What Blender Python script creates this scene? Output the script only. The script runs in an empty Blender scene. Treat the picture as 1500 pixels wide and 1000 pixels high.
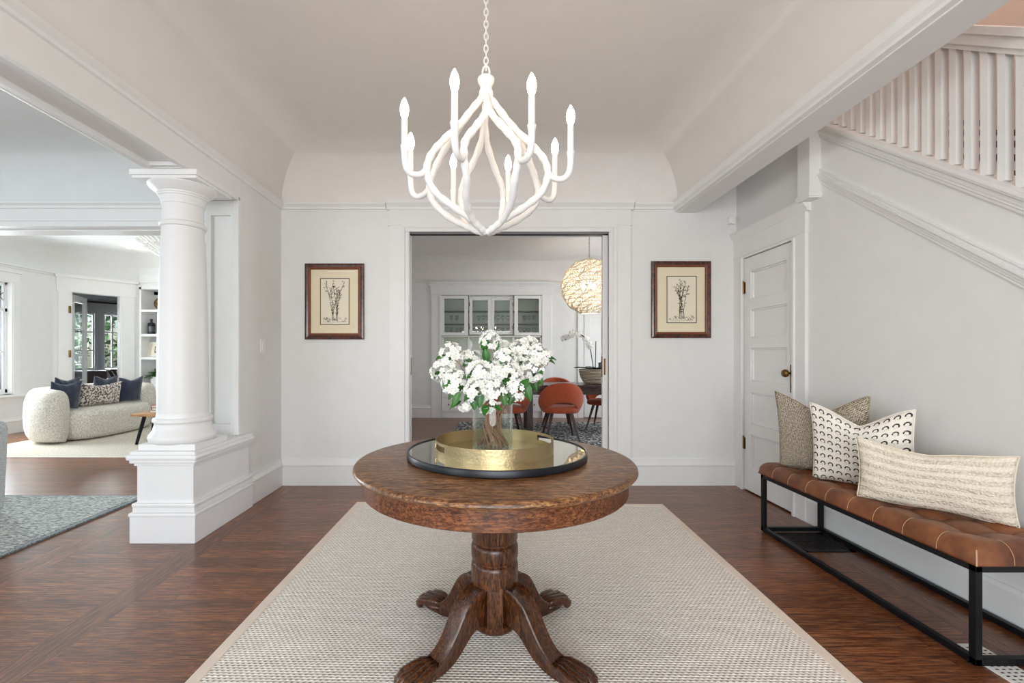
import bpy, bmesh, math, random
from math import sin, cos, pi, sqrt, radians
from mathutils import Vector, Matrix
random.seed(7)
SC = bpy.context.scene
COL = SC.collection
F, VX, VY, H = 661.0, 712.0, 521.0, 1.175
def P(px, py, Y): return Vector(((px-VX)*Y/F, Y, H-(py-VY)*Y/F))

# ------------------------------------------------------------------ helpers
def origin_of(p):
    v = Vector((0,0,0))
    while p is not None:
        v += p.location; p = p.parent
    return v

class MB:
    """collects shapes into one mesh"""
    def __init__(s): s.bm = bmesh.new(); s.uv = None
    def quad(s, pts):
        try: return s.bm.faces.new([s.bm.verts.new(p) for p in pts])
        except ValueError: return None
    def box(s, x0,x1,y0,y1,z0,z1, bev=0.0, M=None):
        t = bmesh.new()
        r = bmesh.ops.create_cube(t, size=1.0)
        for v in t.verts:
            v.co = Vector((x0+(v.co.x+.5)*(x1-x0), y0+(v.co.y+.5)*(y1-y0), z0+(v.co.z+.5)*(z1-z0)))
        if bev > 0:
            bmesh.ops.bevel(t, geom=t.edges[:], offset=bev, segments=2, profile=.6, affect='EDGES')
        s._merge(t, M); return s
    def _merge(s, t, M=None):
        if M is not None: bmesh.ops.transform(t, matrix=M, verts=t.verts[:])
        bmesh.ops.recalc_face_normals(t, faces=t.faces[:])
        me = bpy.data.meshes.new('tmp'); t.to_mesh(me); t.free()
        s.bm.from_mesh(me); bpy.data.meshes.remove(me)
    def lathe(s, prof, c=(0,0,0), seg=32, M=None, closed=False):
        t = bmesh.new(); rings = []
        for r, z in prof:
            if r < 1e-6: rings.append([t.verts.new((c[0], c[1], c[2]+z))])
            else: rings.append([t.verts.new((c[0]+r*cos(2*pi*i/seg), c[1]+r*sin(2*pi*i/seg), c[2]+z)) for i in range(seg)])
        pairs = list(zip(rings[:-1], rings[1:]))
        if closed: pairs.append((rings[-1], rings[0]))
        for a, b in pairs:
            for i in range(seg):
                j = (i+1) % seg
                if len(a) == 1 and len(b) == 1: continue
                if len(a) == 1: t.faces.new((a[0], b[j], b[i]))
                elif len(b) == 1: t.faces.new((a[i], a[j], b[0]))
                else: t.faces.new((a[i], a[j], b[j], b[i]))
        if not closed:
            for ring in (rings[0], rings[-1]):
                if len(ring) > 2: t.faces.new(ring)
        s._merge(t, M); return s
    def tube(s, pts, rad, seg=8, cap=True, flat=1.0, up=None, M=None, closed=False):
        pts = [Vector(p) for p in pts]; n = len(pts)
        R = rad if isinstance(rad, (list, tuple)) else [rad]*n
        t = bmesh.new(); rings = []
        prev = None
        for i, p in enumerate(pts):
            if closed: d = pts[(i+1) % n]-pts[i-1]
            else: d = pts[min(i+1, n-1)]-pts[max(i-1, 0)]
            if d.length < 1e-9: d = Vector((0,0,1))
            d.normalize()
            if prev is None:
                u = Vector(up) if up else (Vector((0,0,1)) if abs(d.z) < .9 else Vector((1,0,0)))
            else: u = prev
            u = (u-d*u.dot(d)); u.normalize(); w = d.cross(u); prev = u
            rings.append([t.verts.new(p+(u*cos(2*pi*k/seg)*flat+w*sin(2*pi*k/seg))*R[i]) for k in range(seg)])
        rng = range(n) if closed else range(n-1)
        for i in rng:
            a, b = rings[i], rings[(i+1) % n]
            for k in range(seg):
                j = (k+1) % seg
                t.faces.new((a[k], a[j], b[j], b[k]))
        if cap and not closed:
            t.faces.new(rings[0][::-1]); t.faces.new(rings[-1])
        s._merge(t, M); return s
    def ball(s, c, r, seg=16, M=None):
        rr = r if isinstance(r, (tuple, list)) else (r, r, r)
        t = bmesh.new(); bmesh.ops.create_uvsphere(t, u_segments=seg, v_segments=max(6, seg//2), radius=1)
        for v in t.verts: v.co = Vector((c[0]+v.co.x*rr[0], c[1]+v.co.y*rr[1], c[2]+v.co.z*rr[2]))
        s._merge(t, M); return s
    def poly(s, pts, ext, M=None):
        """polygon (3d pts) extruded by vector ext"""
        t = bmesh.new(); e = Vector(ext)
        a = [t.verts.new(p) for p in pts]; b = [t.verts.new(Vector(p)+e) for p in pts]
        n = len(a)
        t.faces.new(a); t.faces.new(b[::-1])
        for i in range(n):
            j = (i+1) % n; t.faces.new((a[i], b[i], b[j], a[j]))
        s._merge(t, M); return s
    def mould(s, p0, p1, nrm, prof):
        """prism of profile (out, z) from p0 to p1 (3d), out along nrm (xy)"""
        n = Vector((nrm[0], nrm[1], 0)).normalized(); p0 = Vector(p0); p1 = Vector(p1)
        a = [p0+n*o+Vector((0,0,z)) for o, z in prof]
        return s.poly(a, p1-p0)
    def grid(s, fn, nu, nv, uv=False, wrapu=False):
        """surface fn(u,v)->Vector for u,v in 0..1"""
        bm = s.bm
        if uv and s.uv is None: s.uv = bm.loops.layers.uv.new('UVMap')
        vs = [[bm.verts.new(fn(i/nu, j/nv)) for j in range(nv+1)] for i in range(nu if wrapu else nu+1)]
        N = len(vs)
        for i in range(nu):
            for j in range(nv):
                i2 = (i+1) % N if wrapu else i+1
                f = bm.faces.new((vs[i][j], vs[i2][j], vs[i2][j+1], vs[i][j+1]))
                if uv:
                    for l, (a, b) in zip(f.loops, ((i,j),(i+1,j),(i+1,j+1),(i,j+1))): l[s.uv].uv = (a/nu, b/nv)
        return s
    def build(s, name, mat, parent=None, smooth=False, local=False, solid=0, sub=0, kind=None, weld=False, auto=None):
        if weld: bmesh.ops.remove_doubles(s.bm, verts=s.bm.verts[:], dist=1e-5)
        if parent is not None and not local:
            o = origin_of(parent)
            bmesh.ops.translate(s.bm, verts=s.bm.verts[:], vec=-o)
        me = bpy.data.meshes.new(name); s.bm.to_mesh(me); s.bm.free()
        if smooth:
            for p in me.polygons: p.use_smooth = True
            if auto: me.set_sharp_from_angle(angle=radians(auto))
        me.materials.append(mat)
        ob = bpy.data.objects.new(name, me); COL.objects.link(ob)
        if parent is not None: ob.parent = parent
        if solid:
            m = ob.modifiers.new('solid', 'SOLIDIFY'); m.thickness = solid; m.offset = 0
        if sub:
            m = ob.modifiers.new('sub', 'SUBSURF'); m.levels = sub; m.render_levels = sub
        if kind: ob['kind'] = kind
        return ob

def tag(o, label, cat, group=None):
    o['label'] = label; o['category'] = cat
    if group: o['group'] = group
    return o
def thing(name, label, cat, loc, rz=0, group=None):
    o = bpy.data.objects.new(name, None); COL.objects.link(o)
    o.empty_display_size = .1
    o.location = loc; o.rotation_euler = (0,0,rz)
    return tag(o, label, cat, group)
def copy_tree(o, parent=None):
    c = o.copy(); COL.objects.link(c)
    if parent is not None: c.parent = parent
    for ch in list(o.children): copy_tree(ch, c)
    return c
def struct(mb, name, mat, parent=None, **k):
    ob = mb.build(name, mat, parent, **k)
    if parent is None: ob['kind'] = 'structure'
    return ob

# ------------------------------------------------------------------ materials
def srgb(r, g, b):
    f = lambda c: (c/12.92 if c <= .04045 else ((c+.055)/1.055)**2.4)
    return (f(r/255), f(g/255), f(b/255), 1)
class NT:
    def __init__(s, name):
        s.m = bpy.data.materials.new(name); s.m.use_nodes = True
        s.t = s.m.node_tree; s.b = s.t.nodes['Principled BSDF']; s.out = s.t.nodes['Material Output']
    def n(s, typ, ins=None, **at):
        nd = s.t.nodes.new(typ)
        for k, v in at.items(): setattr(nd, k, v)
        for k, v in (ins or {}).items(): s.set(nd.inputs[k], v)
        return nd
    def set(s, sock, v):
        if isinstance(v, bpy.types.NodeSocket): s.t.links.new(v, sock)
        else: sock.default_value = v
    def math(s, op, a, b=None, c=None):
        nd = s.t.nodes.new('ShaderNodeMath'); nd.operation = op
        for i, v in enumerate((a, b, c)):
            if v is not None: s.set(nd.inputs[i], v)
        return nd.outputs[0]
    def obj(s, scale=(1,1,1), rot=(0,0,0), out='Object'):
        tc = s.n('ShaderNodeTexCoord')
        mp = s.n('ShaderNodeMapping', {'Vector': tc.outputs[out], 'Scale': scale, 'Rotation': rot})
        return mp.outputs[0]
    def noise(s, vec, scale=5, detail=4, rough=.5, dist=0):
        return s.n('ShaderNodeTexNoise', {'Vector': vec, 'Scale': scale, 'Detail': detail, 'Roughness': rough, 'Distortion': dist}).outputs['Fac']
    def ramp(s, fac, stops):
        r = s.n('ShaderNodeValToRGB', {'Fac': fac}); e = r.color_ramp.elements
        while len(e) < len(stops): e.new(.5)
        for i, (p, c) in enumerate(stops): e[i].position = p; e[i].color = c
        return r.outputs[0]
    def mix(s, fac, a, b, mode='MIX'):
        nd = s.n('ShaderNodeMix', data_type='RGBA', blend_type=mode)
        s.set(nd.inputs[0], fac); s.set(nd.inputs[6], a); s.set(nd.inputs[7], b)
        return nd.outputs[2]
    def bump(s, h, strength=.3, dist=.01):
        nd = s.n('ShaderNodeBump', {'Height': h, 'Strength': strength, 'Distance': dist})
        s.set(s.b.inputs['Normal'], nd.outputs[0])
    def set_b(s, **k):
        names = dict(col='Base Color', rough='Roughness', metal='Metallic', spec='Specular IOR Level', coat='Coat Weight', coatr='Coat Roughness',
                     trans='Transmission Weight', emis='Emission Color', emiss='Emission Strength', sheen='Sheen Weight', sub='Subsurface Weight')
        for a, v in k.items(): s.set(s.b.inputs[names[a]], v)
        return s
def plain(name, c, rough=.5, metal=0, bumpy=None, var=.04, **k):
    t = NT(name); v = t.obj()
    n = t.noise(v, 9, 3)
    d = tuple(x*(1-var) for x in c[:3])+(1,); u = tuple(min(1, x*(1+var)) for x in c[:3])+(1,)
    t.set_b(col=t.ramp(n, [(.3, d), (.7, u)]), rough=rough, metal=metal, **k)
    if bumpy: t.bump(t.noise(v, bumpy[0], 2), bumpy[1], bumpy[2])
    return t.m
M = {}
WALL = (0.755, 0.757, 0.75, 1)
M['wall'] = plain('wall_paint', WALL, .75, bumpy=(220, .12, .002), var=.015)
M['ceil'] = plain('ceiling_paint', (.765, .735, .71, 1), .85, bumpy=(220, .12, .002), var=.015)
M['ceil_cool_lit'] = plain('ceiling_paint_cool_light', (.73, .745, .74, 1), .85, var=.015)  # cool daylight on the living room ceilings, mixed into the paint colour
M['trim'] = plain('trim_paint', (.775, .775, .77, 1), .42, var=.012)
M['rosy'] = plain('stairwell_paint', srgb(214, 196, 186), .8, var=.02)
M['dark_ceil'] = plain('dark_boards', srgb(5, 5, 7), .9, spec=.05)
M['black'] = plain('black_metal', srgb(26, 27, 31), .42, .6, bumpy=(90, .1, .002))
M['iron'] = plain('iron_grille', srgb(28, 28, 30), .5, .5)
M['brass_old'] = plain('old_brass', srgb(120, 88, 50), .38, .9, var=.2)
M['white_plastic'] = plain('white_plastic', (.82, .81, .78, 1), .4, var=.01)
M['plaster'] = plain('white_plaster', (.80, .80, .795, 1), .6, bumpy=(60, .35, .004), var=.02)
M['ceramic'] = plain('white_ceramic', (.85, .85, .84, 1), .25, var=.01)
M['green'] = plain('leaf_green', srgb(42, 96, 24), .42, var=.5)
M['dkgreen'] = plain('dark_leaf_green', srgb(34, 62, 36), .45, var=.3)
M['petal'] = plain('white_petal', (.84, .84, .80, 1), .6, var=.04)
M['petalc'] = plain('petal_center', srgb(190, 200, 110), .6)
M['stemb'] = plain('brown_stem', srgb(186, 140, 112), .6, bumpy=(60, .4, .003), var=.3)
M['steel'] = plain('satin_metal', srgb(150, 146, 138), .35, .9)
M['stoneware'] = plain('grey_glaze', srgb(70, 72, 74), .3)
M['books_red'] = plain('red_cover', srgb(176, 60, 44), .5)
M['books_dark'] = plain('dark_cover', srgb(50, 56, 62), .5)
M['books_tan'] = plain('tan_cover', srgb(190, 160, 110), .5)
M['paper'] = plain('paper', srgb(232, 226, 214), .8, var=.02)
M['ink'] = plain('ink', srgb(58, 54, 48), .8)
M['navy'] = plain('navy_velvet', srgb(32, 42, 64), .85, bumpy=(180, .5, .003), var=.35, sheen=.5)
M['oxblood'] = plain('oxblood_leather', srgb(58, 26, 24), .4, var=.2)
M['bark'] = plain('bark', srgb(84, 70, 56), .9, var=.2)
M['hedge'] = plain('hedge_leaf', srgb(60, 92, 48), .55, var=.4)
M['slab'] = plain('dark_slab', srgb(62, 50, 46), .3, var=.1)

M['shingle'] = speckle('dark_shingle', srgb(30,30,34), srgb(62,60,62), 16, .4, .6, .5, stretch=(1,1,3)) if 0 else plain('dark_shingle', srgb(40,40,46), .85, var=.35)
def emit(name, c, s):
    t = NT(name); t.set_b(col=(.9,.9,.85,1), emis=c, emiss=s, rough=.4); return t.m
M['bulb'] = emit('lit_bulb', (1, .74, .48, 1), 46)
M['bulb_soft'] = emit('lit_bulb_soft', (1, .84, .66, 1), 14)
M['downlight'] = emit('lit_downlight', (1, .85, .65, 1), 6)

def glass(name, tint=(.97,.985,.98,1), rough=.0, fr=1.45, pw=5.0):
    t = NT(name); t.t.nodes.remove(t.b)
    f0 = ((fr-1)/(fr+1))**2
    fc = t.n('ShaderNodeLayerWeight', {'Blend': .5}).outputs['Facing']
    fz = t.math('MULTIPLY_ADD', t.math('POWER', fc, pw), 1-f0, f0)
    tr = t.n('ShaderNodeBsdfTransparent', {'Color': tint}).outputs[0]
    gl = t.n('ShaderNodeBsdfGlossy', {'Color': (1,1,1,1), 'Roughness': rough}).outputs[0]
    mx = t.n('ShaderNodeMixShader', {'Fac': fz}); t.set(mx.inputs[1], tr); t.set(mx.inputs[2], gl)
    t.t.links.new(mx.outputs[0], t.out.inputs['Surface']); return t.m
M['pane'] = glass('window_glass', (.96,.98,.98,1))
M['vaseglass'] = glass('vase_glass', (.93,.95,.94,1), fr=1.52, pw=4.0)
M['water'] = glass('water', (.97,.98,.96,1), fr=1.33)

def floor_mat():
    t = NT('oak_strip_floor'); tc = t.n('ShaderNodeTexCoord').outputs['Object']
    xyz = t.n('ShaderNodeSeparateXYZ', {'Vector': tc}); x, y = xyz.outputs[0], xyz.outputs[1]
    # border bands with boards laid the other way along the side walls
    b1 = t.math('MULTIPLY', t.math('GREATER_THAN', x, -1.83), t.math('LESS_THAN', x, -1.68))
    b2 = t.math('MULTIPLY', t.math('GREATER_THAN', x, -2.62), t.math('LESS_THAN', x, -2.44))
    b3 = t.math('MULTIPLY', t.math('GREATER_THAN', x, 2.02), t.math('LESS_THAN', x, 2.17))
    bd = t.math('MAXIMUM', t.math('MAXIMUM', b1, b2), b3)
    v1 = t.n('ShaderNodeCombineXYZ', {'X': x, 'Y': y}).outputs[0]
    v2 = t.n('ShaderNodeCombineXYZ', {'X': y, 'Y': x}).outputs[0]
    vm = t.n('ShaderNodeMix', data_type='VECTOR'); t.set(vm.inputs[0], bd); t.set(vm.inputs[4], v1); t.set(vm.inputs[5], v2)
    v = vm.outputs[1]
    br = t.n('ShaderNodeTexBrick', {'Vector': v, 'Color1': (.2,.2,.2,1), 'Color2': (.8,.8,.8,1), 'Mortar': (0,0,0,1), 'Scale': 1.0,
             'Mortar Size': .0012, 'Mortar Smooth': .2, 'Bias': 0, 'Brick Width': 1.1, 'Row Height': .057}, offset=.37, offset_frequency=2)
    sv = t.n('ShaderNodeMapping', {'Vector': v, 'Scale': (4.5, 64, 1)}).outputs[0]
    per = t.math('MULTIPLY', br.outputs['Color'], 9.0)
    svv = t.n('ShaderNodeVectorMath', {0: sv, 1: t.n('ShaderNodeCombineXYZ', {'X': per, 'Z': per}).outputs[0]}, operation='ADD').outputs[0]
    g = t.noise(svv, 2.2, 7, .62, .35)
    base = t.ramp(g, [(.32, srgb(56, 30, 16)), (.5, srgb(118, 68, 38)), (.68, srgb(164, 108, 66))])
    tone = t.ramp(br.outputs['Color'], [(.2, (.72,.7,.68,1)), (.8, (1.16,1.12,1.08,1))])
    c = t.mix(1.0, base, tone, 'MULTIPLY')
    c = t.mix(br.outputs['Fac'], c, srgb(24, 14, 11))
    t.set_b(col=c, rough=t.math('MULTIPLY_ADD', g, .16, .27), spec=.5, coat=.28, coatr=.22)
    t.bump(t.math('MULTIPLY_ADD', br.outputs['Fac'], -1.0, t.math('MULTIPLY', g, .25)), .35, .002)
    return t.m
M['floor'] = floor_mat()

def oak(name, axis='x', d=srgb(44, 22, 12), m=srgb(102, 60, 32), l=srgb(150, 100, 58), rough=.3, fine=1.0, fleck=True):
    t = NT(name)
    sc = {'x': (7, 60, 60), 'y': (60, 7, 60), 'z': (60, 60, 7)}[axis]
    g = t.noise(t.obj(tuple(a*fine for a in sc)), 1.0, 8, .68, .5)
    c = t.ramp(g, [(.36, d), (.5, m), (.64, l)])
    if fleck:
        f2 = {'x': (26, 120, 120), 'y': (120, 26, 120), 'z': (120, 120, 26)}[axis]
        n2 = t.noise(t.obj(tuple(a*fine for a in f2)), 1.2, 4, .6, .4)
        c = t.mix(t.ramp(n2, [(.40, (.85,.85,.85,1)), (.50, (0,0,0,1))]), c, d)
        c = t.mix(t.ramp(n2, [(.56, (0,0,0,1)), (.66, (.5,.5,.5,1))]), c, l)
    big = t.noise(t.obj(), 4.5, 3)
    c = t.mix(t.ramp(big, [(.35, (0,0,0,1)), (.75, (.45,.45,.45,1))]), c, d)
    t.set_b(col=c, rough=t.math('MULTIPLY_ADD', g, .22, rough-.08), spec=.4, coat=.12, coatr=.15)
    t.bump(g, .3, .002); return t.m
M['oak_top'] = oak('oak_tabletop', 'x', srgb(62,34,18), srgb(128,84,48), srgb(182,134,86), .36, 1.6)
M['oak_apron'] = oak('oak_apron', 'x', srgb(54,26,14), srgb(112,63,34), srgb(150,96,56), .38, 1.7)
M['oak_leg'] = oak('oak_pedestal', 'z', srgb(34,16,8), srgb(80,43,21), srgb(118,72,38), .28, 1.4)
M['walnut'] = oak('dark_walnut', 'z', srgb(34,20,16), srgb(62,38,30), srgb(92,62,50), .35, fleck=False)
M['walnut_x'] = oak('dark_walnut_top', 'x', srgb(40,26,24), srgb(70,48,42), srgb(96,72,62), .25, fleck=False)
M['tread'] = oak('stair_tread', 'x', srgb(34,18,12), srgb(72,40,26), srgb(100,60,38), .35, fleck=False)
M['honey'] = oak('honey_wood', 'x', srgb(140,96,60), srgb(186,140,96), srgb(206,166,120), .4, fleck=False)

def weave_rug():
    t = NT('sisal_weave'); v = t.obj(rot=(0,0,0))
    xyz = t.n('ShaderNodeSeparateXYZ', {'Vector': v}); x, y = xyz.outputs[0], xyz.outputs[1]
    s = 1/.0135
    row = t.math('FLOOR', t.math('MULTIPLY', y, s))
    sh = t.math('MULTIPLY', t.math('MODULO', row, 2), .5)
    fx = t.math('FRACT', t.math('MULTIPLY_ADD', x, s*.62, sh)); fy = t.math('FRACT', t.math('MULTIPLY', y, s))
    dx = t.math('ABSOLUTE', t.math('SUBTRACT', fx, .5)); dy = t.math('ABSOLUTE', t.math('SUBTRACT', fy, .5))
    d = t.math('ADD', t.math('POWER', t.math('MULTIPLY', dx, 1.7), 2), t.math('POWER', t.math('MULTIPLY', dy, 2.2), 2))
    dark = t.math('LESS_THAN', d, .22)
    n = t.noise(v, 70, 3); n2 = t.noise(v, 12, 2)
    light = t.ramp(n, [(.3, srgb(222,214,203)), (.7, srgb(250,246,238))])
    dk = t.ramp(n2, [(.3, srgb(134,126,118)), (.7, srgb(178,169,160))])
    t.set_b(col=t.mix(t.math('MULTIPLY', dark, t.math('GREATER_THAN', n, .36)), light, dk), rough=.95, spec=.1)
    t.bump(t.math('SUBTRACT', 1.0, d), .5, .004); return t.m
M['sisal'] = weave_rug()
M['binding'] = plain('rug_binding', srgb(224,210,196), .9, bumpy=(300, .3, .002))
def speckle(name, a, b, sc=60, lo=.42, hi=.58, bump=.5, stretch=(1,1,1), rough=.95, det=2):
    t = NT(name); v = t.obj(stretch); n = t.noise(v, sc, det, .6)
    t.set_b(col=t.ramp(n, [(lo, a), (hi, b)]), rough=rough, spec=.15, sheen=.2); t.bump(n, bump, .004); return t.m
M['bluerug'] = speckle('bluegrey_rug', srgb(96,106,108), srgb(204,205,196), 46, .4, .6, stretch=(.7,2.2,1))
M['bluebind'] = speckle('bluegrey_binding', srgb(92,104,108), srgb(150,158,160), 80)
M['creamrug'] = speckle('cream_rug', srgb(170,158,138), srgb(214,206,190), 90)
M['boucle'] = speckle('boucle', srgb(186,178,166), srgb(232,228,220), 75, .35, .65, .9)
def knit():
    t = NT('chunky_knit'); tc = t.n('ShaderNodeTexCoord').outputs['UV']
    mp = t.n('ShaderNodeMapping', {'Vector': tc, 'Scale': (46, 58, 1)}).outputs[0]
    xyz = t.n('ShaderNodeSeparateXYZ', {'Vector': mp}); u, v = xyz.outputs[0], xyz.outputs[1]
    row = t.math('FLOOR', v); fu = t.math('FRACT', t.math('ADD', u, t.math('MULTIPLY', t.math('MODULO', row, 3), .34)))
    n = t.noise(mp, .9, 3, .6); tw = t.math('ADD', t.math('SINE', t.math('MULTIPLY', t.math('ADD', fu, t.math('MULTIPLY', v, .5)), 6.28)), t.math('MULTIPLY', t.math('SINE', t.math('MULTIPLY', v, 6.28)), .7))
    k = t.math('ADD', t.math('MULTIPLY', tw, .16), n)
    t.set_b(col=t.ramp(k, [(.30, srgb(92,80,66)), (.48, srgb(160,146,126)), (.68, srgb(222,212,194))]), rough=.95, spec=.1)
    t.bump(k, .9, .006); return t.m
M['knit'] = knit()
M['tweed'] = speckle('grey_tweed', srgb(172,174,174), srgb(204,205,204), 150)
M['leopard'] = speckle('spotted', srgb(88,78,78), srgb(224,214,206), 42, .46, .54, .2)
M['rust'] = speckle('rust_wool', srgb(146,64,40), srgb(172,86,56), 110, .35, .65, .3)
def dining_rug():
    t = NT('patterned_rug'); v = t.obj()
    w = t.n('ShaderNodeTexWave', {'Vector': v, 'Scale': 5.5, 'Distortion': 9, 'Detail': 2, 'Detail Scale': 2.4}, bands_direction='DIAGONAL').outputs['Fac']
    t.set_b(col=t.ramp(w, [(.62, srgb(52,58,66)), (.74, srgb(196,195,190))]), rough=.95, spec=.1); return t.m
M['dinrug'] = dining_rug()
def mottled():
    t = NT('mottled_frame'); n = t.noise(t.obj((1,1,1)), 34, 5, .7, .6)
    t.set_b(col=t.ramp(n, [(.42, srgb(30,16,12)), (.55, srgb(86,40,24)), (.75, srgb(120,62,36))]), rough=.3, coat=.5, coatr=.15); return t.m
M['frame'] = mottled()
M['frame_in'] = plain('frame_lip', srgb(112,62,38), .35, var=.25)
M['mat'] = plain('cream_mat', srgb(228,216,188), .9, var=.02)
M['print'] = plain('print_paper', srgb(230,222,202), .9, var=.02)
def brass():
    t = NT('hammered_brass'); v = t.obj()
    n = t.n('ShaderNodeTexVoronoi', {'Vector': v, 'Scale': 95}).outputs['Distance']
    t.set_b(col=srgb(180,162,126), metal=1, rough=.42); t.bump(n, .25, .002); return t.m
M['brass'] = brass()
M['mirror'] = plain('tray_mirror', (.68,.66,.57,1), .02, 1, var=.01)
M['mirror_back'] = plain('hutch_mirror', (.7,.7,.7,1), .05, 1, var=.01)
M['ebony'] = plain('ebonised_rim', srgb(24,26,32), .35, .3)
def leather():
    t = NT('tan_leather'); v = t.obj(); n = t.noise(v, 7, 4, .6); f = t.noise(v, 160, 3)
    c = t.ramp(n, [(.3, srgb(84,44,24)), (.55, srgb(124,72,40)), (.75, srgb(150,94,56))])
    t.set_b(col=c, rough=.42, spec=.5, coat=.12, coatr=.3); t.bump(f, .15, .002); return t.m
M['leather'] = leather()
M['thread'] = plain('seam_thread', srgb(196,160,118), .8)
def arcprint():
    t = NT('block_print'); tc = t.n('ShaderNodeTexCoord').outputs['UV']
    xyz = t.n('ShaderNodeSeparateXYZ', {'Vector': tc}); u, v = xyz.outputs[0], xyz.outputs[1]
    fu = t.math('SUBTRACT', t.math('FRACT', t.math('MULTIPLY', u, 11.0)), .5)
    fv = t.math('SUBTRACT', t.math('FRACT', t.math('MULTIPLY', v, 10.0)), .4)
    r = t.math('SQRT', t.math('ADD', t.math('POWER', fu, 2), t.math('POWER', t.math('MULTIPLY', fv, 1.0), 2)))
    ring = t.math('MULTIPLY', t.math('GREATER_THAN', r, .20), t.math('LESS_THAN', r, .36))
    top = t.math('GREATER_THAN', t.math('MULTIPLY_ADD', fu, .25, fv), -.10)
    n = t.noise(tc, 60, 3)
    arc = t.math('MULTIPLY', t.math('MULTIPLY', ring, top), t.math('GREATER_THAN', n, .36))
    dots = t.math('MULTIPLY', t.math('MULTIPLY', t.math('LESS_THAN', r, .36), t.math('LESS_THAN', fv, -.06)), t.math('GREATER_THAN', t.noise(tc, 130, 2), .56))
    c = t.mix(arc, srgb(238,232,222), srgb(62,58,58)); c = t.mix(t.math('MULTIPLY', dots, .6), c, srgb(130,120,112))
    t.set_b(col=c, rough=.9, spec=.15); t.bump(t.noise(t.obj(), 260, 2), .3, .002); return t.m
M['blockprint'] = arcprint()
def cream_stripe():
    t = NT('cream_bobble_weave'); tc = t.n('ShaderNodeTexCoord').outputs['UV']
    mp = t.n('ShaderNodeMapping', {'Vector': tc, 'Scale': (60, 36, 1)}).outputs[0]
    vo = t.n('ShaderNodeTexVoronoi', {'Vector': mp, 'Scale': 1.0}).outputs['Distance']
    xyz = t.n('ShaderNodeSeparateXYZ', {'Vector': tc})
    band = t.math('GREATER_THAN', t.math('SINE', t.math('MULTIPLY', xyz.outputs[1], 44.0)), -.1)
    h = t.math('MULTIPLY', t.math('SUBTRACT', 1.0, vo), t.math('MULTIPLY_ADD', band, .8, .2))
    t.set_b(col=t.ramp(t.math('MULTIPLY', vo, t.math('MULTIPLY_ADD', band, .35, .55)), [(.1, srgb(240,231,214)), (.8, srgb(205,193,173))]), rough=.95, spec=.1)
    t.bump(h, .9, .006); return t.m
M['cream'] = cream_stripe()
def basket():
    t = NT('woven_basket'); v = t.obj((1,1,1))
    w = t.n('ShaderNodeTexWave', {'Vector': v, 'Scale': 14, 'Distortion': 2.5, 'Detail': 2}, bands_direction='Z').outputs['Fac']
    t.set_b(col=t.ramp(w, [(.2, srgb(120,98,78)), (.6, srgb(218,205,184))]), rough=.9); t.bump(w, .8, .01); return t.m
M['basket'] = basket()
M['rattan'] = plain('pale_rattan', srgb(240, 230, 212), .7, var=.15)
M['hutch_in'] = plain('cabinet_inside', srgb(214, 218, 208), .8, var=.03)

# ------------------------------------------------------------------ camera + world
cam = bpy.data.cameras.new('camera'); co = bpy.data.objects.new('camera', cam); COL.objects.link(co)
cam.sensor_fit = 'HORIZONTAL'; cam.sensor_width = 36; cam.lens = 36*F/1500
cam.shift_x = (750-VX)/1500; cam.shift_y = (VY-500)/1500; cam.clip_start = .05
co.location = (0,0,H); co.rotation_euler = (pi/2, 0, 0)
SC.camera = co
w = bpy.data.worlds.new('world'); SC.world = w; w.use_nodes = True
wt = w.node_tree; bg = wt.nodes['Background']
sky = wt.nodes.new('ShaderNodeTexSky'); sky.sky_type = 'NISHITA'; sky.sun_disc = False; sky.sun_elevation = radians(38); sky.sun_rotation = radians(200)
wt.links.new(sky.outputs[0], bg.inputs[0]); bg.inputs[1].default_value = .13

# ------------------------------------------------------------------ setting
ZC, ZR = 3.0, 2.56       # ceiling, top of the picture rail
XL, XRB, XW = -1.865, 1.747, 2.28
YB = 4.11
struct(MB().box(-14, 5, -3, 14, -.06, 0), 'floor', M['floor'])

def offset_poly(pts, d):
    n = len(pts); out = []
    for i in range(n):
        a, b, c = Vector(pts[i-1]), Vector(pts[i]), Vector(pts[(i+1) % n])
        d1 = (b-a).normalized(); d2 = (c-b).normalized()
        n1 = Vector((-d1.y, d1.x)); n2 = Vector((-d2.y, d2.x))
        k = d/(1+n1.dot(n2)); out.append(b+(n1+n2)*k)
    return out
def coved(name, pts, z0=ZR, z1=ZC, reach=.46, mat='ceil'):
    mb = MB(); bm = mb.bm; rings = []
    for i in range(13):
        a = pi/2*i/12
        rings.append([bm.verts.new((p.x, p.y, z0+(z1-z0)*sin(a))) for p in offset_poly(pts, reach*(1-cos(a))+1e-4)])
    n = len(pts)
    for a, b in zip(rings[:-1], rings[1:]):
        for i in range(n):
            j = (i+1) % n; bm.faces.new((a[i], a[j], b[j], b[i]))
    bm.faces.new(rings[-1])
    # roof slab above so no light leaks
    zs = z1+.05
    bm.faces.new([bm.verts.new((p[0], p[1], zs)) for p in pts])
    ob = mb.build(name, M[mat]); me = ob.data
    for p in me.polygons: p.use_smooth = len(p.vertices) == 4
    me.set_sharp_from_angle(angle=radians(40))
    ob['kind'] = 'structure'; return ob
coved('ceiling_hall', [(XL,-2.3),(XRB,-2.3),(XRB,YB),(XL,YB)])
coved('ceiling_living_front', [(-7.2,-2.3),(-2.11,-2.3),(-2.11,4.09),(-7.2,4.09)], mat='ceil_cool_lit')
coved('ceiling_living_back', [(-7.2,4.39),(-1.9,4.39),(-1.9,8.45),(-6.49,8.45),(-7.2,7.5)], mat='ceil_cool_lit')
coved('ceiling_dining', [(-1.75,4.26),(3.3,4.26),(3.3,8.58),(-1.75,8.58)])

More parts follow.
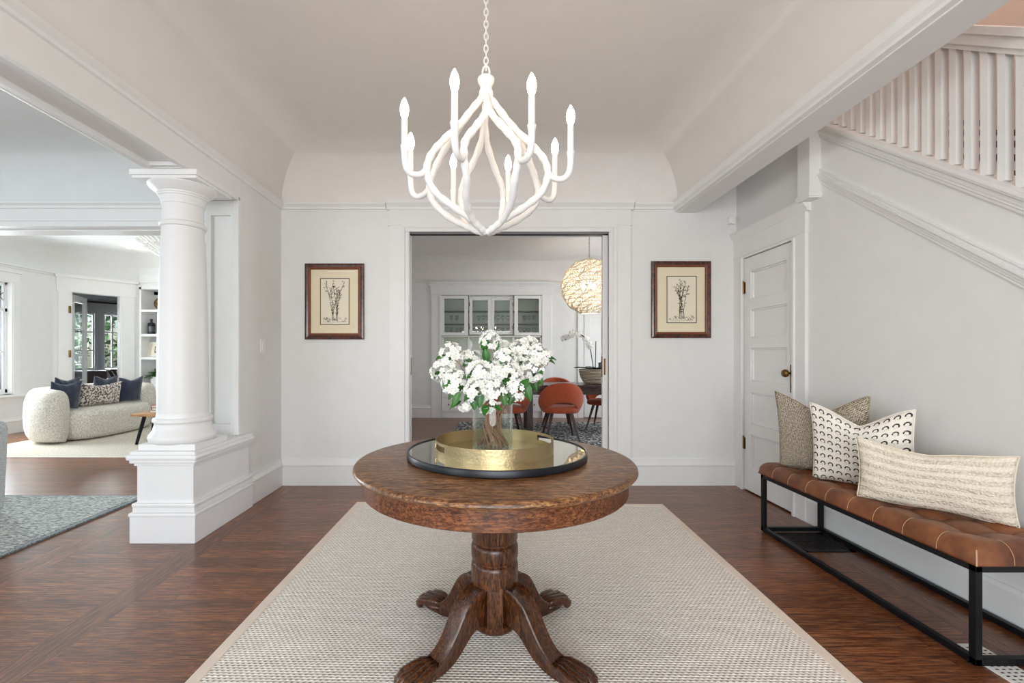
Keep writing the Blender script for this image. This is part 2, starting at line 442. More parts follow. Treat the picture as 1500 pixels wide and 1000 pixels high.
# hall walls
OX0, OX1, OZ = -.705, 1.125, 2.30
struct(MB().box(-2.11, OX0, YB, YB+.15, 0, 3.06).box(OX1, 3.5, YB, YB+.15, 0, 3.06).box(OX0, OX1, YB, YB+.15, OZ, 3.06), 'wall_back', M['wall'])
# left stub wall with a panelled end
mb = MB().box(-2.108, XL, 3.43, YB, 0, 3.06)
mb.box(-2.11, -2.075, 3.40, 3.43, .575, 2.345).box(-1.925, XL, 3.40, 3.43, .575, 2.345).box(-2.075, -1.925, 3.40, 3.43, 2.235, 2.345).box(-2.075, -1.925, 3.40, 3.43, .575, .66)
struct(mb, 'wall_left', M['wall'])
struct(MB().box(-1.897, -1.858, 3.385, 3.425, .58, 2.345, .006), 'trim_1', M['trim'])
# beam between hall and living room
mb = MB().box(-2.11, XL, -2.3, 3.429, 2.372, 3.06)
mb.box(-1.895, XL, -2.3, 3.40, 2.345, 2.372).box(-2.11, -2.08, -2.3, 3.40, 2.345, 2.372)
mb.box(-2.135, -2.11, -2.3, 4.09, 2.345, 2.375, .006).box(-2.125, -2.11, -2.3, 4.09, 2.385, 2.40)
mb.box(-2.08, -1.895, 2.78, 2.80, 2.35, 2.372).box(-2.109, XL-.001, 2.81, 3.399, 2.3465, 2.374)
struct(mb, 'beam_left', M['trim'])
struct(MB().box(XRB, 1.918, -2.3, YB, 2.475, 5.2), 'beam_right', M['wall'])
# right wall with door opening, knee wall of the stairs
DY0, DY1, DZ = 3.305, 3.98, 2.03
mb = MB().box(XW, XW+.12, 3.07, DY0, 0, 5.2).box(XW, XW+.12, DY1, YB, 0, 5.2).box(XW, XW+.12, DY0, DY1, DZ, 5.2)
kz = lambda Y: 1.849+.771*(Y-1.904)
mb.poly([(XW,3.07,0), (XW,3.07,kz(3.07)), (XW,-.45,kz(-.45)), (XW,-.45,0)], (.12,0,0))
struct(mb, 'wall_right', M['wall'])
struct(MB().box(3.45, 3.6, -2.3, 5.2, 0, 5.2).box(XW+.12, 3.45, 5.2, 5.35, 3.06, 5.2), 'wall_stairwell', M['rosy'])
struct(MB().box(1.918, 3.6, -2.3, 5.35, 5.2, 5.3), 'ceiling_stairwell', M['ceil'])
struct(MB().box(1.918, 3.45, YB+.15, 5.2, 3.06, 3.12), 'floor_upstairs', M['floor'])
# front wall behind the camera, entrance glazing
mb = MB().box(-7.35, -6.3, -2.45, -2.3, 0, 3.06).box(-6.3, -3.3, -2.45, -2.3, 0, .6).box(-6.3, -3.3, -2.45, -2.3, 2.3, 3.06).box(-3.3, -1.5, -2.45, -2.3, 0, 3.06)
mb.box(-1.5, 1.5, -2.45, -2.3, 2.35, 3.06).box(1.5, 3.6, -2.45, -2.3, 0, 5.2)
struct(mb, 'wall_front', M['wall'])
mb = MB()
for x in (-1.5, -.75, .69, 1.44): mb.box(x, x+.06, -2.42, -2.36, 0, 2.35)
mb.box(-1.5, 1.5, -2.42, -2.36, 2.29, 2.35).box(-1.5, 1.5, -2.42, -2.36, 0, .25).box(-.04, .04, -2.42, -2.36, 0, 2.3)
struct(mb, 'door_4', M['trim'])
mb = MB()
for x in (-6.3, -4.84, -3.36): mb.box(x, x+.06, -2.42, -2.36, .6, 2.3)
mb.box(-6.3, -3.3, -2.42, -2.36, .6, .66).box(-6.3, -3.3, -2.42, -2.36, 2.24, 2.3).box(-6.3, -3.3, -2.42, -2.36, 1.7, 1.74)
struct(mb, 'window_2', M['trim'])
# living room walls
W1 = (5.2, 6.86); W0 = (-.4, 3.2)
mb = MB()
for a, b in ((-2.3, W0[0]), (W0[1], W1[0]), (W1[1], 7.5)): mb.box(-7.35, -7.2, a, b, 0, 3.06)
for a, b in (W0, W1): mb.box(-7.35, -7.2, a, b, 0, .60).box(-7.35, -7.2, a, b, 2.30, 3.06)
struct(mb, 'wall_living_left', M['wall'])
struct(MB().box(-6.49, -1.75, 8.85, 9.0, 0, 3.06).box(-6.49, -1.9, 8.45, 8.85, 2.46, 3.06).box(-5.2, -1.9, 8.45, 8.85, 0, 2.46).box(-6.55, -6.49, 8.46, 9.0, 0, 3.06), 'wall_living_back', M['wall'])
struct(MB().box(-1.9, -1.75, YB+.15, 8.85, 0, 3.06), 'wall_dining_left', M['wall'])
mb = MB().box(-7.2, -2.11, 4.09, 4.39, 2.345, 3.06).box(-7.2, -6.7, 4.09, 4.39, 0, 2.345).box(-2.4, -2.11, 4.09, 4.39, 0, 2.345)
struct(mb, 'beam_living', M['trim'])
struct(MB().mould((-7.2,4.09,0), (-2.11,4.09,0), (0,-1), [(0,2.505),(.018,2.51),(.022,2.53),(.045,2.545),(.045,2.56),(0,2.56)]).box(-6.7, -2.4, 4.075, 4.09, 2.345, 2.385, .004).box(-6.7, -2.4, 4.08, 4.09, 2.395, 2.41).box(-6.7,-2.4,4.18,4.30,2.333,2.345,.003), 'trim_2', M['trim'])
# diagonal wall with the french door
A0 = Vector((-7.2, 7.5)); A1 = Vector((-6.49, 8.45)); dd = (A1-A0).normalized(); nn = Vector((-dd.y, dd.x)); LD = (A1-A0).length
T0, T1 = .217, .915     # opening along the wall
def dp(t, o=0, z=0): q = A0+dd*t+nn*o; return (q.x, q.y, z)
def dbox(mb, t0, t1, o0, o1, z0, z1):
    mb.poly([dp(t0,o0,z0), dp(t1,o0,z0), dp(t1,o1,z0), dp(t0,o1,z0)], (0,0,z1-z0)); return mb
mb = MB(); dbox(mb, -.1, T0, 0, .15, 0, 3.06); dbox(mb, T1, LD, 0, .15, 0, 3.06); dbox(mb, T0, T1, 0, .15, 2.26, 3.06)
struct(mb, 'wall_living_diagonal', M['wall'])
mb = MB(); dbox(mb, .06, T0, -.022, 0, 0, 2.30); dbox(mb, T1, LD-.08, -.022, 0, 0, 2.30); dbox(mb, .04, LD-.06, -.028, 0, 2.262, 2.50)
dbox(mb, .02, LD-.03, -.055, 0, 2.50, 2.545); dbox(mb, T0, T0+.025, 0, .15, 0, 2.26); dbox(mb, T1-.025, T1, 0, .15, 0, 2.26)
struct(mb, 'trim_3', M['trim'])
# dining walls
HX0, HX1, HZ = -.87, 1.08, 2.34
mb = MB().box(-1.75, HX0, 8.58, 9.0, 0, 3.06).box(HX1, 3.45, 8.58, 9.0, 0, 3.06).box(HX0, HX1, 8.58, 9.0, HZ, 3.06).box(HX0, HX1, 8.95, 9.0, 0, HZ)
struct(mb, 'wall_dining_back', M['wall'])
WD = (5.2, 7.9)
mb = MB().box(3.3, 3.45, YB+.15, WD[0], 0, 3.06).box(3.3, 3.45, WD[1], 8.58, 0, 3.06).box(3.3, 3.45, WD[0], WD[1], 0, .6).box(3.3, 3.45, WD[0], WD[1], 2.3, 3.06)
struct(mb, 'wall_dining_right', M['wall'])
mb = MB()
for y in (WD[0], 6.52, WD[1]-.06): mb.box(3.34, 3.4, y, y+.06, .6, 2.3)
mb.box(3.34, 3.4, WD[0], WD[1], .6, .66).box(3.34, 3.4, WD[0], WD[1], 2.24, 2.3)
struct(mb, 'window_3', M['trim'])

# mouldings
RAIL = [(0,2.505),(.016,2.508),(.02,2.525),(.042,2.545),(.042,2.56),(0,2.56)]
BASE = [(0,0),(.022,0),(.022,.172),(.030,.178),(.030,.19),(.014,.215),(.010,.242),(0,.242)]
mb = MB(); mb.mould((XL,-2.3,0), (XL,YB,0), (1,0), RAIL).mould((XL,YB,0), (-.91,YB,0), (0,-1), RAIL).mould((1.345,YB,0), (XRB+.02,YB,0), (0,-1), RAIL)
struct(mb, 'trim_4', M['trim'])
RR = [(0,2.482),(.03,2.485),(.032,2.50),(.05,2.515),(.055,2.545),(.055,2.56),(0,2.56)]
struct(MB().mould((XRB,-2.3,0), (XRB,YB,0), (-1,0), RR), 'trim_5', M['trim'])
struct(MB().mould((XL,YB,0), (-.877,YB,0), (0,-1), BASE).mould((1.312,YB,0), (2.255,YB,0), (0,-1), BASE), 'baseboard_back', M['trim'])
struct(MB().mould((XL,3.5,0), (XL,YB,0), (1,0), BASE), 'baseboard_left', M['trim'])
struct(MB().mould((XW,1.0,0), (XW,3.19,0), (-1,0), [(0,0),(.018,0),(.018,.155),(.01,.175),(0,.178)]), 'baseboard_right', M['trim'])
struct(MB().mould((-1.75,8.58,0), (-1.04,8.58,0), (0,-1), BASE).mould((1.25,8.58,0), (1.76,8.58,0), (0,-1), BASE), 'baseboard_dining', M['trim'])
struct(MB().mould((-7.2,4.39,0), (-7.2,7.5,0), (1,0), BASE).mould((-7.2,5.0,0),(-7.2,7.5,0),(1,0),[(0,.53),(.02,.53),(.025,.56),(0,.57)]), 'baseboard_living', M['trim'])
mb = MB().mould((-1.75,8.58,0), (-1.06,8.58,0), (0,-1), RAIL).mould((1.27,8.58,0), (3.3,8.58,0), (0,-1), RAIL)
mb.mould((-7.2,4.39,0), (-7.2,7.5,0), (1,0), RAIL)
struct(mb, 'trim_6', M['trim'])
# doorway casing
mb = MB()
y0 = YB-.022
mb.box(-.877, OX0+.01, y0, YB, 0, 2.36, .003).box(OX1-.01, 1.312, y0, YB, 0, 2.36, .003)
mb.box(-.765, -.735, y0-.012, y0+.002, 0, 2.335, .004).box(1.155, 1.185, y0-.012, y0+.002, 0, 2.335, .004)
mb.box(-.765, 1.185, y0-.012, y0+.002, 2.335, 2.362, .004)
mb.box(-.725, OX0, YB-.03, YB+.15, 0, OZ).box(OX1, OX1+.02, YB-.03, YB+.15, 0, OZ).box(-.725, OX1+.02, YB-.03, YB+.15, OZ-.003, OZ+.02)
mb.box(-.735, OX0, y0-.004, YB, OZ-.003, 2.36)
mb.box(-.735, OX1+.03, y0-.002, YB, OZ-.003, 2.345)
mb.box(-.89, 1.325, y0-.008, YB, 2.355, 2.372, .003)
mb.box(-.877, 1.312, y0, YB, 2.372, 2.50)
mb.mould((-.90,YB,0), (1.335,YB,0), (0,-1), [(0,2.495),(.032,2.50),(.036,2.52),(.062,2.55),(.062,2.575),(0,2.575)])
struct(mb, 'trim_7', M['trim'])
mb = MB().box(OX0, OX1, YB+.04, YB+.105, OZ-.005, OZ-.0025)
struct(mb, 'trim_15', M['black'])
# pocket doors, mostly inside the wall
for i, (xa, xb) in enumerate(((OX0-.02, OX0+.012), (1.075, OX1+.03))):
    d = struct(MB().box(xa, xb, YB+.05, YB+.095, .005, OZ-.014, .003), 'door_%d' % (i+2), M['trim'])
    mb = MB()
    if i == 0: mb.box(xb-.002, xb+.003, YB+.058, YB+.085, 1.0, 1.16)
    else: mb.box(xa-.003, xa+.002, YB+.056, YB+.088, .98, 1.17)
    mb.build('edge_pull', M['brass_old'], d)
    if i == 1: MB().box(1.085, 1.1, YB+.047, YB+.051, 1.0, 1.15).build('edge_plate', M['brass_old'], d)

# ---------------- closet door on the right wall
xd = XW-.008
door = bpy.data.objects.new('door_1', None); COL.objects.link(door); door.location = (XW, (DY0+DY1)/2, 0); door['kind'] = 'structure'
def dz(py, Y=3.65, X=2.27): return H-(py-VY)*Y/F
mb = MB().box(xd+.022, xd+.035, DY0+.006, DY1-.006, .012, DZ-.006)
st = .105
mb.box(xd, xd+.03, DY0+.006, DY0+st, .012, DZ-.006, .002).box(xd, xd+.03, DY1-st, DY1-.006, .012, DZ-.006, .002)
zs = [.012, .25, .52, .60, .85, .95, 1.26, 1.34, 1.58, 1.66, 1.90, DZ-.006]
rails = [(.012, .22), (.50, .59), (.86, .96), (1.24, 1.33), (1.57, 1.66), (1.90, DZ-.006)]
for a, b in rails: mb.box(xd, xd+.03, DY0+st-.002, DY1-st+.002, a, b, .002)
mb.build('door_leaf', M['trim'], door)
mb = MB()
pan = [(.22,.50),(.59,.86),(.96,1.24),(1.33,1.57),(1.66,1.90)]
for a, b in pan:
    for (ya, yb, za, zb) in ((DY0+st, DY0+st+.012, a, b), (DY1-st-.012, DY1-st, a, b), (DY0+st, DY1-st, a, a+.012), (DY0+st, DY1-st, b-.012, b)):
        mb.box(xd+.010, xd+.024, ya, yb, za, zb, .003)
mb.build('panel_moulding', M['trim'], door)
mb = MB().box(xd-.005, xd+.001, DY0+.03, DY0+.062, .90, 1.11, .002)
pl = mb.build('escutcheon', M['brass_old'], door)
MB().lathe([(0,.0),(.012,.0),(.009,.02),(.012,.03),(.026,.036),(.03,.05),(.024,.064),(0,.068)], seg=20, M=Matrix.Translation((xd-.002, DY0+.047, 1.045)) @ Matrix.Rotation(-pi/2, 4, 'Y')).build('knob', M['brass_old'], pl, smooth=True)
MB().box(xd-.007, xd-.004, DY0+.042, DY0+.05, .935, .96).build('keyhole', M['black'], pl)
for z in (.36, 1.72):
    mb = MB().tube([(xd-.006, DY1-.004, z), (xd-.006, DY1-.004, z+.10)], .008, 8).box(xd-.003, xd+.002, DY1-.03, DY1-.002, z, z+.10)
    mb.ball((xd-.006, DY1-.004, z+.106), .008, 8); mb.build('hinge', M['brass_old'], door)
mb = MB()
xc = XW-.025
mb.box(xc, XW, DY1, YB, 0, 2.051, .003).box(xc, XW, 3.19, DY0, 0, 2.051, .003)
mb.box(xc-.006, XW, 3.185, YB, 2.05, 2.068, .002).box(xc+.002, XW, DY0-.01, DY1+.01, DZ, 2.055).box(xc, XW, 3.19, YB, 2.066, 2.20, .002)
mb.box(xc-.012, xc+.002, DY0-.012, DY0+.012, 0, 2.04, .003).box(xc-.012, xc+.002, DY1-.012, DY1+.012, 0, 2.04, .003)
mb.mould((XW,3.165,0), (XW,YB,0), (-1,0), [(0,2.195),(.03,2.20),(.034,2.215),(.062,2.255),(.062,2.275),(0,2.275)])
struct(mb, 'trim_8', M['trim'])
# dropped newel post under the beam
mb = MB().box(2.2, XW+.03, 3.07, 3.19, 2.285, 5.2, .003).box(2.19, XW+.02, 3.06, 3.20, 2.262, 2.288, .006).box(2.197, XW+.02, 3.066, 3.195, 2.252, 2.264, .003)
struct(mb, 'trim_9', M['trim'])
# stair mouldings on the knee wall
def slopemould(mb, z0, h, out, Ya=-.4, Yb=3.07):
    f = lambda Y: z0+.768*(Y-1.904)
    mb.mould((XW, Ya, f(Ya)), (XW, Yb, f(Yb)), (-1,0), [(0,0),(out*.5,0),(out*.6,h*.2),(out*.6,h*.55),(out,h*.75),(out,h),(0,h)])
mb = MB(); slopemould(mb, 1.454, .028, .014); slopemould(mb, 1.482, .038, .03); slopemould(mb, 1.52, .032, .018)
struct(mb, 'trim_10', M['trim'])
mb = MB(); slopemould(mb, 1.768, .03, .02); slopemould(mb, 1.798, .052, .038)
f = lambda Y: 1.849+.768*(Y-1.904)
mb.poly([(XW-.045,-.4,f(-.4)), (XW-.045,3.07,f(3.07)), (XW-.045,3.07,f(3.07)+.022), (XW-.045,-.4,f(-.4)+.022)], (.20,0,0))
struct(mb, 'trim_11', M['trim'])
# banister
bn = thing('stair_banister', 'white stair banister with square balusters above the brown bench', 'banister', (XW+.05, 1.7, f(1.7)))
hb = lambda Y: 2.44+.775*(Y-1.904)
Y = 1.73; k = 0
while Y < 3.04:
    z0, z1 = f(Y)+.02, hb(Y)+.03
    MB().box(XW+.015, XW+.054, Y-.0155, Y+.0155, z0, z1).build('baluster', M['trim'], bn); Y += .0702
mb = MB()
for (a, b, o0, o1) in ((0, .03, .005, .065), (.028, .085, -.012, .082), (.082, .12, -.03, .10)):
    mb.poly([(XW+o0,1.2,hb(1.2)+a), (XW+o0,3.07,hb(3.07)+a), (XW+o0,3.07,hb(3.07)+b), (XW+o0,1.2,hb(1.2)+b)], (o1-o0,0,0))
mb.build('handrail', M['trim'], bn)
# stairs
stair = bpy.data.objects.new('staircase', None); COL.objects.link(stair); stair.location = (2.9, 0, 0); stair['kind'] = 'structure'
for k in range(-9, 7):
    y, z = 2.146+.24*k, 2.058+.185*k
    if z < .1: continue
    MB().box(XW+.125, 3.45, y, y+.27, z-.03, z, .006).build('tread', M['tread'], stair)
    MB().box(XW+.125, 3.45, y+.025, y+.045, max(0, z-.185), z-.03).build('riser', M['trim'], stair)

# ---------------- column on its pedestal
cx, cy = -2.025, 3.02
col = bpy.data.objects.new('column', None); COL.objects.link(col); col.location = (cx, cy, 0); col['kind'] = 'structure'
tag(col, 'white round column standing on a square panelled pedestal', 'column')
mb = MB().box(-2.205, -1.85, 2.852, 3.52, 0, .49)
ped = mb.build('pedestal', M['trim'], col)
def ringbox(mb, o, z0, z1, bev=.004): mb.box(-2.205-o, -1.85+o, 2.852-o, 3.53, z0, z1, bev)
mb = MB(); ringbox(mb, .028, 0, .165); ringbox(mb, .034, .165, .19, .008); ringbox(mb, .018, .19, .222); ringbox(mb, .022, .222, .248, .009)
mb.build('pedestal_base', M['trim'], col)
mb = MB(); ringbox(mb, .012, .482, .50); ringbox(mb, .03, .50, .522, .008); ringbox(mb, .044, .52, .555, .014); ringbox(mb, .03, .55, .577, .012)
mb.build('pedestal_cap', M['trim'], col)
MB().box(-2.205, -1.845, 2.86, 3.22, .575, .614, .003).build('plinth', M['trim'], col)
prof = [(0,.612),(.178,.612),(.19,.622),(.196,.642),(.190,.664),(.178,.676),(.176,.684),(.170,.692),(.163,.715),(.160,.733),(.163,.742),(.170,.746),(.172,.758),(.166,.77),(.152,.774),(.148,.80)]
shaft = [(.148,.80),(.1475,.95),(.146,1.15),(.142,1.40),(.136,1.65),(.128,1.88),(.121,2.02),(.121,2.025)]
MB().lathe(prof+[(0,.80)], (cx,cy,0), 64).build('base', M['trim'], col, smooth=True, auto=50)
MB().lathe([(0,.80)]+shaft+[(0,2.025)], (cx,cy,0), 64).build('shaft', M['trim'], col, smooth=True, auto=60)
cap = [(0,2.02),(.121,2.02),(.132,2.024),(.137,2.036),(.134,2.048),(.126,2.053),(.120,2.058),(.119,2.075),(.119,2.165),(.124,2.168),(.126,2.176),(.123,2.182),(.128,2.196),(.134,2.215),(.140,2.218),(.140,2.228),(.146,2.231),(.147,2.240),(.16,2.25),(.185,2.27),(.198,2.287),(.198,2.294),(0,2.294)]
mb = MB().lathe(cap, (cx,cy,0), 64).box(cx-.203, cx+.203, 2.835, 3.232, 2.293, 2.312, .003).box(cx-.212, cx+.212, 2.826, 3.24, 2.312, 2.3462, .003)
mb.build('capital', M['trim'], col, smooth=True, auto=35)

# windows and doors far left
def window(name, y0, y1, z0, z1, X=-7.2):
    mb = MB(); xo, xi = X-.11, X-.06
    mb.box(X+.001, X+.02, y0-.10, y0, z0-.05, z1+.12, .004).box(X+.001, X+.02, y1, y1+.10, z0-.05, z1+.12, .004).box(X-.149, X+.012, y0-.001, y0+.02, z0, z1).box(X-.149, X+.012, y1-.02, y1+.001, z0, z1)
    mb.box(X+.001, X+.025, y0-.10, y1+.10, z1, z1+.13, .004).box(X-.149, X+.011, y0, y1, z1-.02, z1+.001).box(X-.145, X+.06, y0-.14, y1+.14, z0-.05, z0-.01, .008).box(X-.13, X, y0, y1, z0-.01, z0+.02)
    mb.box(X, X+.045, y0-.12, y1+.12, z1+.13, z1+.16, .005)
    fr = struct(mb, name, M['trim'])
    n = 2; ym = (y0+y1)/2; zm = z0+(z1-z0)*.745
    mb = MB()
    for a, b in ((y0, ym), (ym, y1)):
        mb.box(xo, xi, a, a+.05, z0, z1).box(xo, xi, b-.05, b, z0, z1).box(xo, xi, a, b, z0, z0+.07).box(xo, xi, a, b, z1-.05, z1).box(xo, xi, a, b, zm-.025, zm+.025)
        mb.box(xo+.015, xi-.012, (a+b)/2-.01, (a+b)/2+.01, z0, zm)
        mb.box(xo+.015, xi-.012, a, b, (z0+zm)/2-.01, (z0+zm)/2+.01)
    mb.build('window_sash', M['trim'], fr)
    mb = MB()
    for a, b in ((y0+.05, ym-.05), (ym+.05, y1-.05)):
        za, zb = zm+.03, z1-.05; w = (b-a)/3
        for k in range(-1, 4):
            for s in (1, -1):
                p0 = Vector((xi-.025, a+w*k, za)); p1 = Vector((xi-.025, a+w*(k+1.5), zb))
                if s < 0: p0.z, p1.z = zb, za
                t0 = max(0, (a-p0.y)/(p1.y-p0.y)); t1 = min(1, (b-p0.y)/(p1.y-p0.y))
                if t1 > t0+.05: mb.tube([p0.lerp(p1,t0), p0.lerp(p1,t1)], .005, 4)
    mb.build('lead_lattice', M['iron'], fr)
    MB().box(xi-.03, xi-.026, y0+.02, y1-.02, z0+.02, z1-.02).build('pane', M['pane'], fr)
window('window_1', W1[0], W1[1], .60, 2.30)
window('window_4', W0[0], W0[1], .60, 2.30)
# french door leaf, swung out to the sunroom
hinge = Vector(dp(T0+.03, .14)); tip = Vector((-7.40, 8.30, 0)); fd = (tip-hinge); fd.normalize(); fn = Vector((-fd.y, fd.x, 0)); FW = .66
fdoor = bpy.data.objects.new('door_5', None); COL.objects.link(fdoor); fdoor.location = (hinge.x, hinge.y, 0); fdoor['kind'] = 'structure'
def fbox(mb, a, b, z0, z1, th=.022):
    q = lambda t, o, z: (hinge+fd*t+fn*o+Vector((0,0,z)))
    mb.poly([q(a,-th,z0), q(b,-th,z0), q(b,th,z0), q(a,th,z0)], (0,0,z1-z0))
mb = MB(); fbox(mb, 0, .10, .01, 2.24); fbox(mb, FW-.10, FW, .01, 2.24); fbox(mb, .10, FW-.1, .01, .28); fbox(mb, .1, FW-.1, 2.12, 2.24)
mb.build('door_leaf', M['trim'], fdoor)
mb = MB()
for z in (.74, 1.2, 1.66): fbox(mb, .1, FW-.1, z-.011, z+.011, .012)
mb.build('glazing_bar', M['trim'], fdoor)
mb = MB(); fbox(mb, .1, FW-.1, .28, 2.12, .002); mb.build('pane', M['pane'], fdoor)
for z in (1.15, 1.9):
    a = Vector(dp(T0-.012, -.03)); MB().tube([(a.x, a.y, z), (a.x, a.y, z+.12)], .016, 8).build('hinge', M['brass_old'], fdoor)
# ---------------- sunroom beyond
B0 = Vector((-6.86, 7.95))+nn*2.8
def sp(t, o=0, z=0): q = B0+dd*t+nn*o; return (q.x, q.y, z)
def sbox(mb, t0, t1, o0, o1, z0, z1): mb.poly([sp(t0,o0,z0), sp(t1,o0,z0), sp(t1,o1,z0), sp(t0,o1,z0)], (0,0,z1-z0))
mb = MB()
wins = [(-.2,.58), (.74,1.06), (1.5, 2.3)]
edges = [-.9]+[e for w_ in wins for e in w_]+[3.2]
for a, b in zip(edges[0::2], edges[1::2]): sbox(mb, a, b, 0, .12, 0, 2.36)
for a, b in wins: sbox(mb, a, b, 0, .12, 0, .88); sbox(mb, a, b, 0, .12, 2.12, 2.36)
struct(mb, 'wall_sunroom', M['wall'])
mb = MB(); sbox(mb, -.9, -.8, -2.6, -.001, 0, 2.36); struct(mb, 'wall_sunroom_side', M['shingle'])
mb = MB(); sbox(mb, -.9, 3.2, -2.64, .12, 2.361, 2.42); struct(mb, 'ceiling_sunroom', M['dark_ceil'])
for i, (a, b) in enumerate(wins):
    mb = MB(); m = (a+b)/2
    for t in (a, m-.015, b-.03): sbox(mb, t, t+.03, .03, .07, .88, 2.12)
    for z in (.88, 1.28, 1.69, 2.09): sbox(mb, a, b, .035, .065, z, z+.03)
    sbox(mb, a-.07, a, -.02, .02, .8, 2.2); sbox(mb, b, b+.07, -.02, .02, .8, 2.2); sbox(mb, a-.07, b+.07, -.025, .02, 2.12, 2.22); sbox(mb, a-.08, b+.08, -.04, .02, .82, .88)
    fr = struct(mb, 'window_%d' % (i+5), M['trim'])
    mb = MB(); sbox(mb, a, b, .048, .052, .88, 2.12); mb.build('pane', M['pane'], fr)

# foliage outside the sunroom windows and the leaded window
def hedge(name, label, c, sx, sy, h, n, seed):
    rnd = random.Random(seed); t = thing(name, label, 'shrub', (c[0], c[1], 0))
    mb = MB(); bm = mb.bm
    for i in range(n):
        a_, r_, zz = rnd.uniform(0, 2*pi), sqrt(rnd.random()), rnd.random()
        k_ = sqrt(max(.05, 1-(2*zz-1)**2))
        p = Vector((c[0]+cos(a_)*r_*k_*sx/2, c[1]+sin(a_)*r_*k_*sy/2, h*(.1+.88*zz)))
        s = rnd.uniform(.05, .13); a = Vector((rnd.uniform(-1,1), rnd.uniform(-1,1), rnd.uniform(-1,1))).normalized(); b = a.cross(Vector((rnd.random(), rnd.random(), 1))).normalized()
        bm.faces.new([bm.verts.new(p+a*s), bm.verts.new(p+b*s*.5), bm.verts.new(p-a*s), bm.verts.new(p-b*s*.5)])
    mb.build('foliage', M['hedge'], t)
    mb = MB()
    for i in range(5): mb.tube([(c[0]+rnd.uniform(-.1,.1), c[1]+rnd.uniform(-.1,.1), 0), (c[0]+rnd.uniform(-.2,.2)*sx, c[1]+rnd.uniform(-.2,.2)*sy, h*.7)], [.05,.015], 6)
    mb.build('trunk', M['bark'], t)
q = sp(-.1, 1.3); hedge('garden_shrub', 'leafy green garden shrub behind the open french door', (q[0], q[1], 0), 1.9, 1.9, 3.4, 2600, 1)
q = sp(1.9, 1.4); hedge('garden_shrub', 'leafy green garden shrub behind the narrow sunroom window', (q[0], q[1], 0), 1.9, 1.9, 3.2, 2200, 2)
hedge('garden_shrub', 'tall dark shrub outside the leaded living room window', (-8.9, 6.2, 0), 1.7, 1.9, 3.0, 4200, 3)

print('setting ok')

# ================================================================== hall rug
rug = thing('area_rug', 'large beige woven sisal rug under the round oak table', 'rug', (.15, 2.3, 0), radians(-1.3))
rw, r0, r1 = 1.207, -2.1, 1.27
MB().box(-rw+.045, rw-.045, r0, r1-.045, 0, .010).build('field', M['sisal'], rug, local=True)
mb = MB()
for b in ((-rw, -rw+.048, r0, r1-.048), (rw-.048, rw, r0, r1-.048), (-rw, rw, r1-.048, r1)): mb.box(*b, 0, .0125, .003)
mb.build('binding', M['binding'], rug, local=True)

# ================================================================== round oak table
TX, TY, TZ, TR = .035, 1.84, .757, .556
tb = thing('pedestal_table', 'round antique oak pedestal table with clawed feet on the sisal rug', 'table', (TX, TY, 0))
rug_z = .0105
for s in (-1, 1):    # the two halves of the top meet in a seam
    t = MB(); prof = [(0,TZ-.030),(TR-.022,TZ-.030),(TR-.008,TZ-.026),(TR,TZ-.016),(TR-.001,TZ-.008),(TR-.006,TZ-.002),(TR-.016,TZ),(0,TZ)]
    n = 64; bm = t.bm; rings = []
    for r, z in prof:
        rings.append([bm.verts.new((TX+r*cos(pi*i/n)*1.0, TY+s*(.0006+r*sin(pi*i/n)), z)) for i in range(n+1)])
    for a, b in zip(rings[:-1], rings[1:]):
        for i in range(n):
            bm.faces.new((a[i], a[i+1], b[i+1], b[i]))
    bmesh.ops.remove_doubles(bm, verts=bm.verts[:], dist=1e-6); bmesh.ops.recalc_face_normals(bm, faces=bm.faces[:])
    t.build('tabletop', M['oak_top'], tb, smooth=True, auto=45)
MB().lathe([(.46,TZ-.031),(.522,TZ-.031),(.522,TZ-.098),(.518,TZ-.102),(.50,TZ-.102),(.50,TZ-.04)], (TX,TY,0), 96, closed=True).build('apron', M['oak_apron'], tb, smooth=True, auto=40)
pz = lambda y: H-(y-VY)*(TY-.093)/F
core = [(0,.668),(.094,.668),(.094,.440),(.090,.432),(.086,.430),(.086,.424),(.092,.418),(.0955,.405),(.0955,.372),(.093,.360),(.087,.354),(.087,.349),(.093,.343),(.0955,.33),(.0955,.262),(.09,.255),(.070,.252),(.070,.12),(0,.12)]
mb = MB().lathe(core, (TX,TY,0), 48)
for a in range(4): mb.box(-.031, .031, -.0935, -.05, .115, .27, .003, M=Matrix.Translation((TX,TY,0)) @ Matrix.Rotation(a*pi/2, 4, 'Z'))
mb.build('pedestal', M['oak_leg'], tb, smooth=True, auto=35)
MB().lathe([(0,.118),(.078,.118),(.088,.112),(.090,.098),(.086,.086),(.07,.074),(0,.070)], (TX,TY,0), 40).build('base_disc', M['oak_leg'], tb, smooth=True, auto=50)
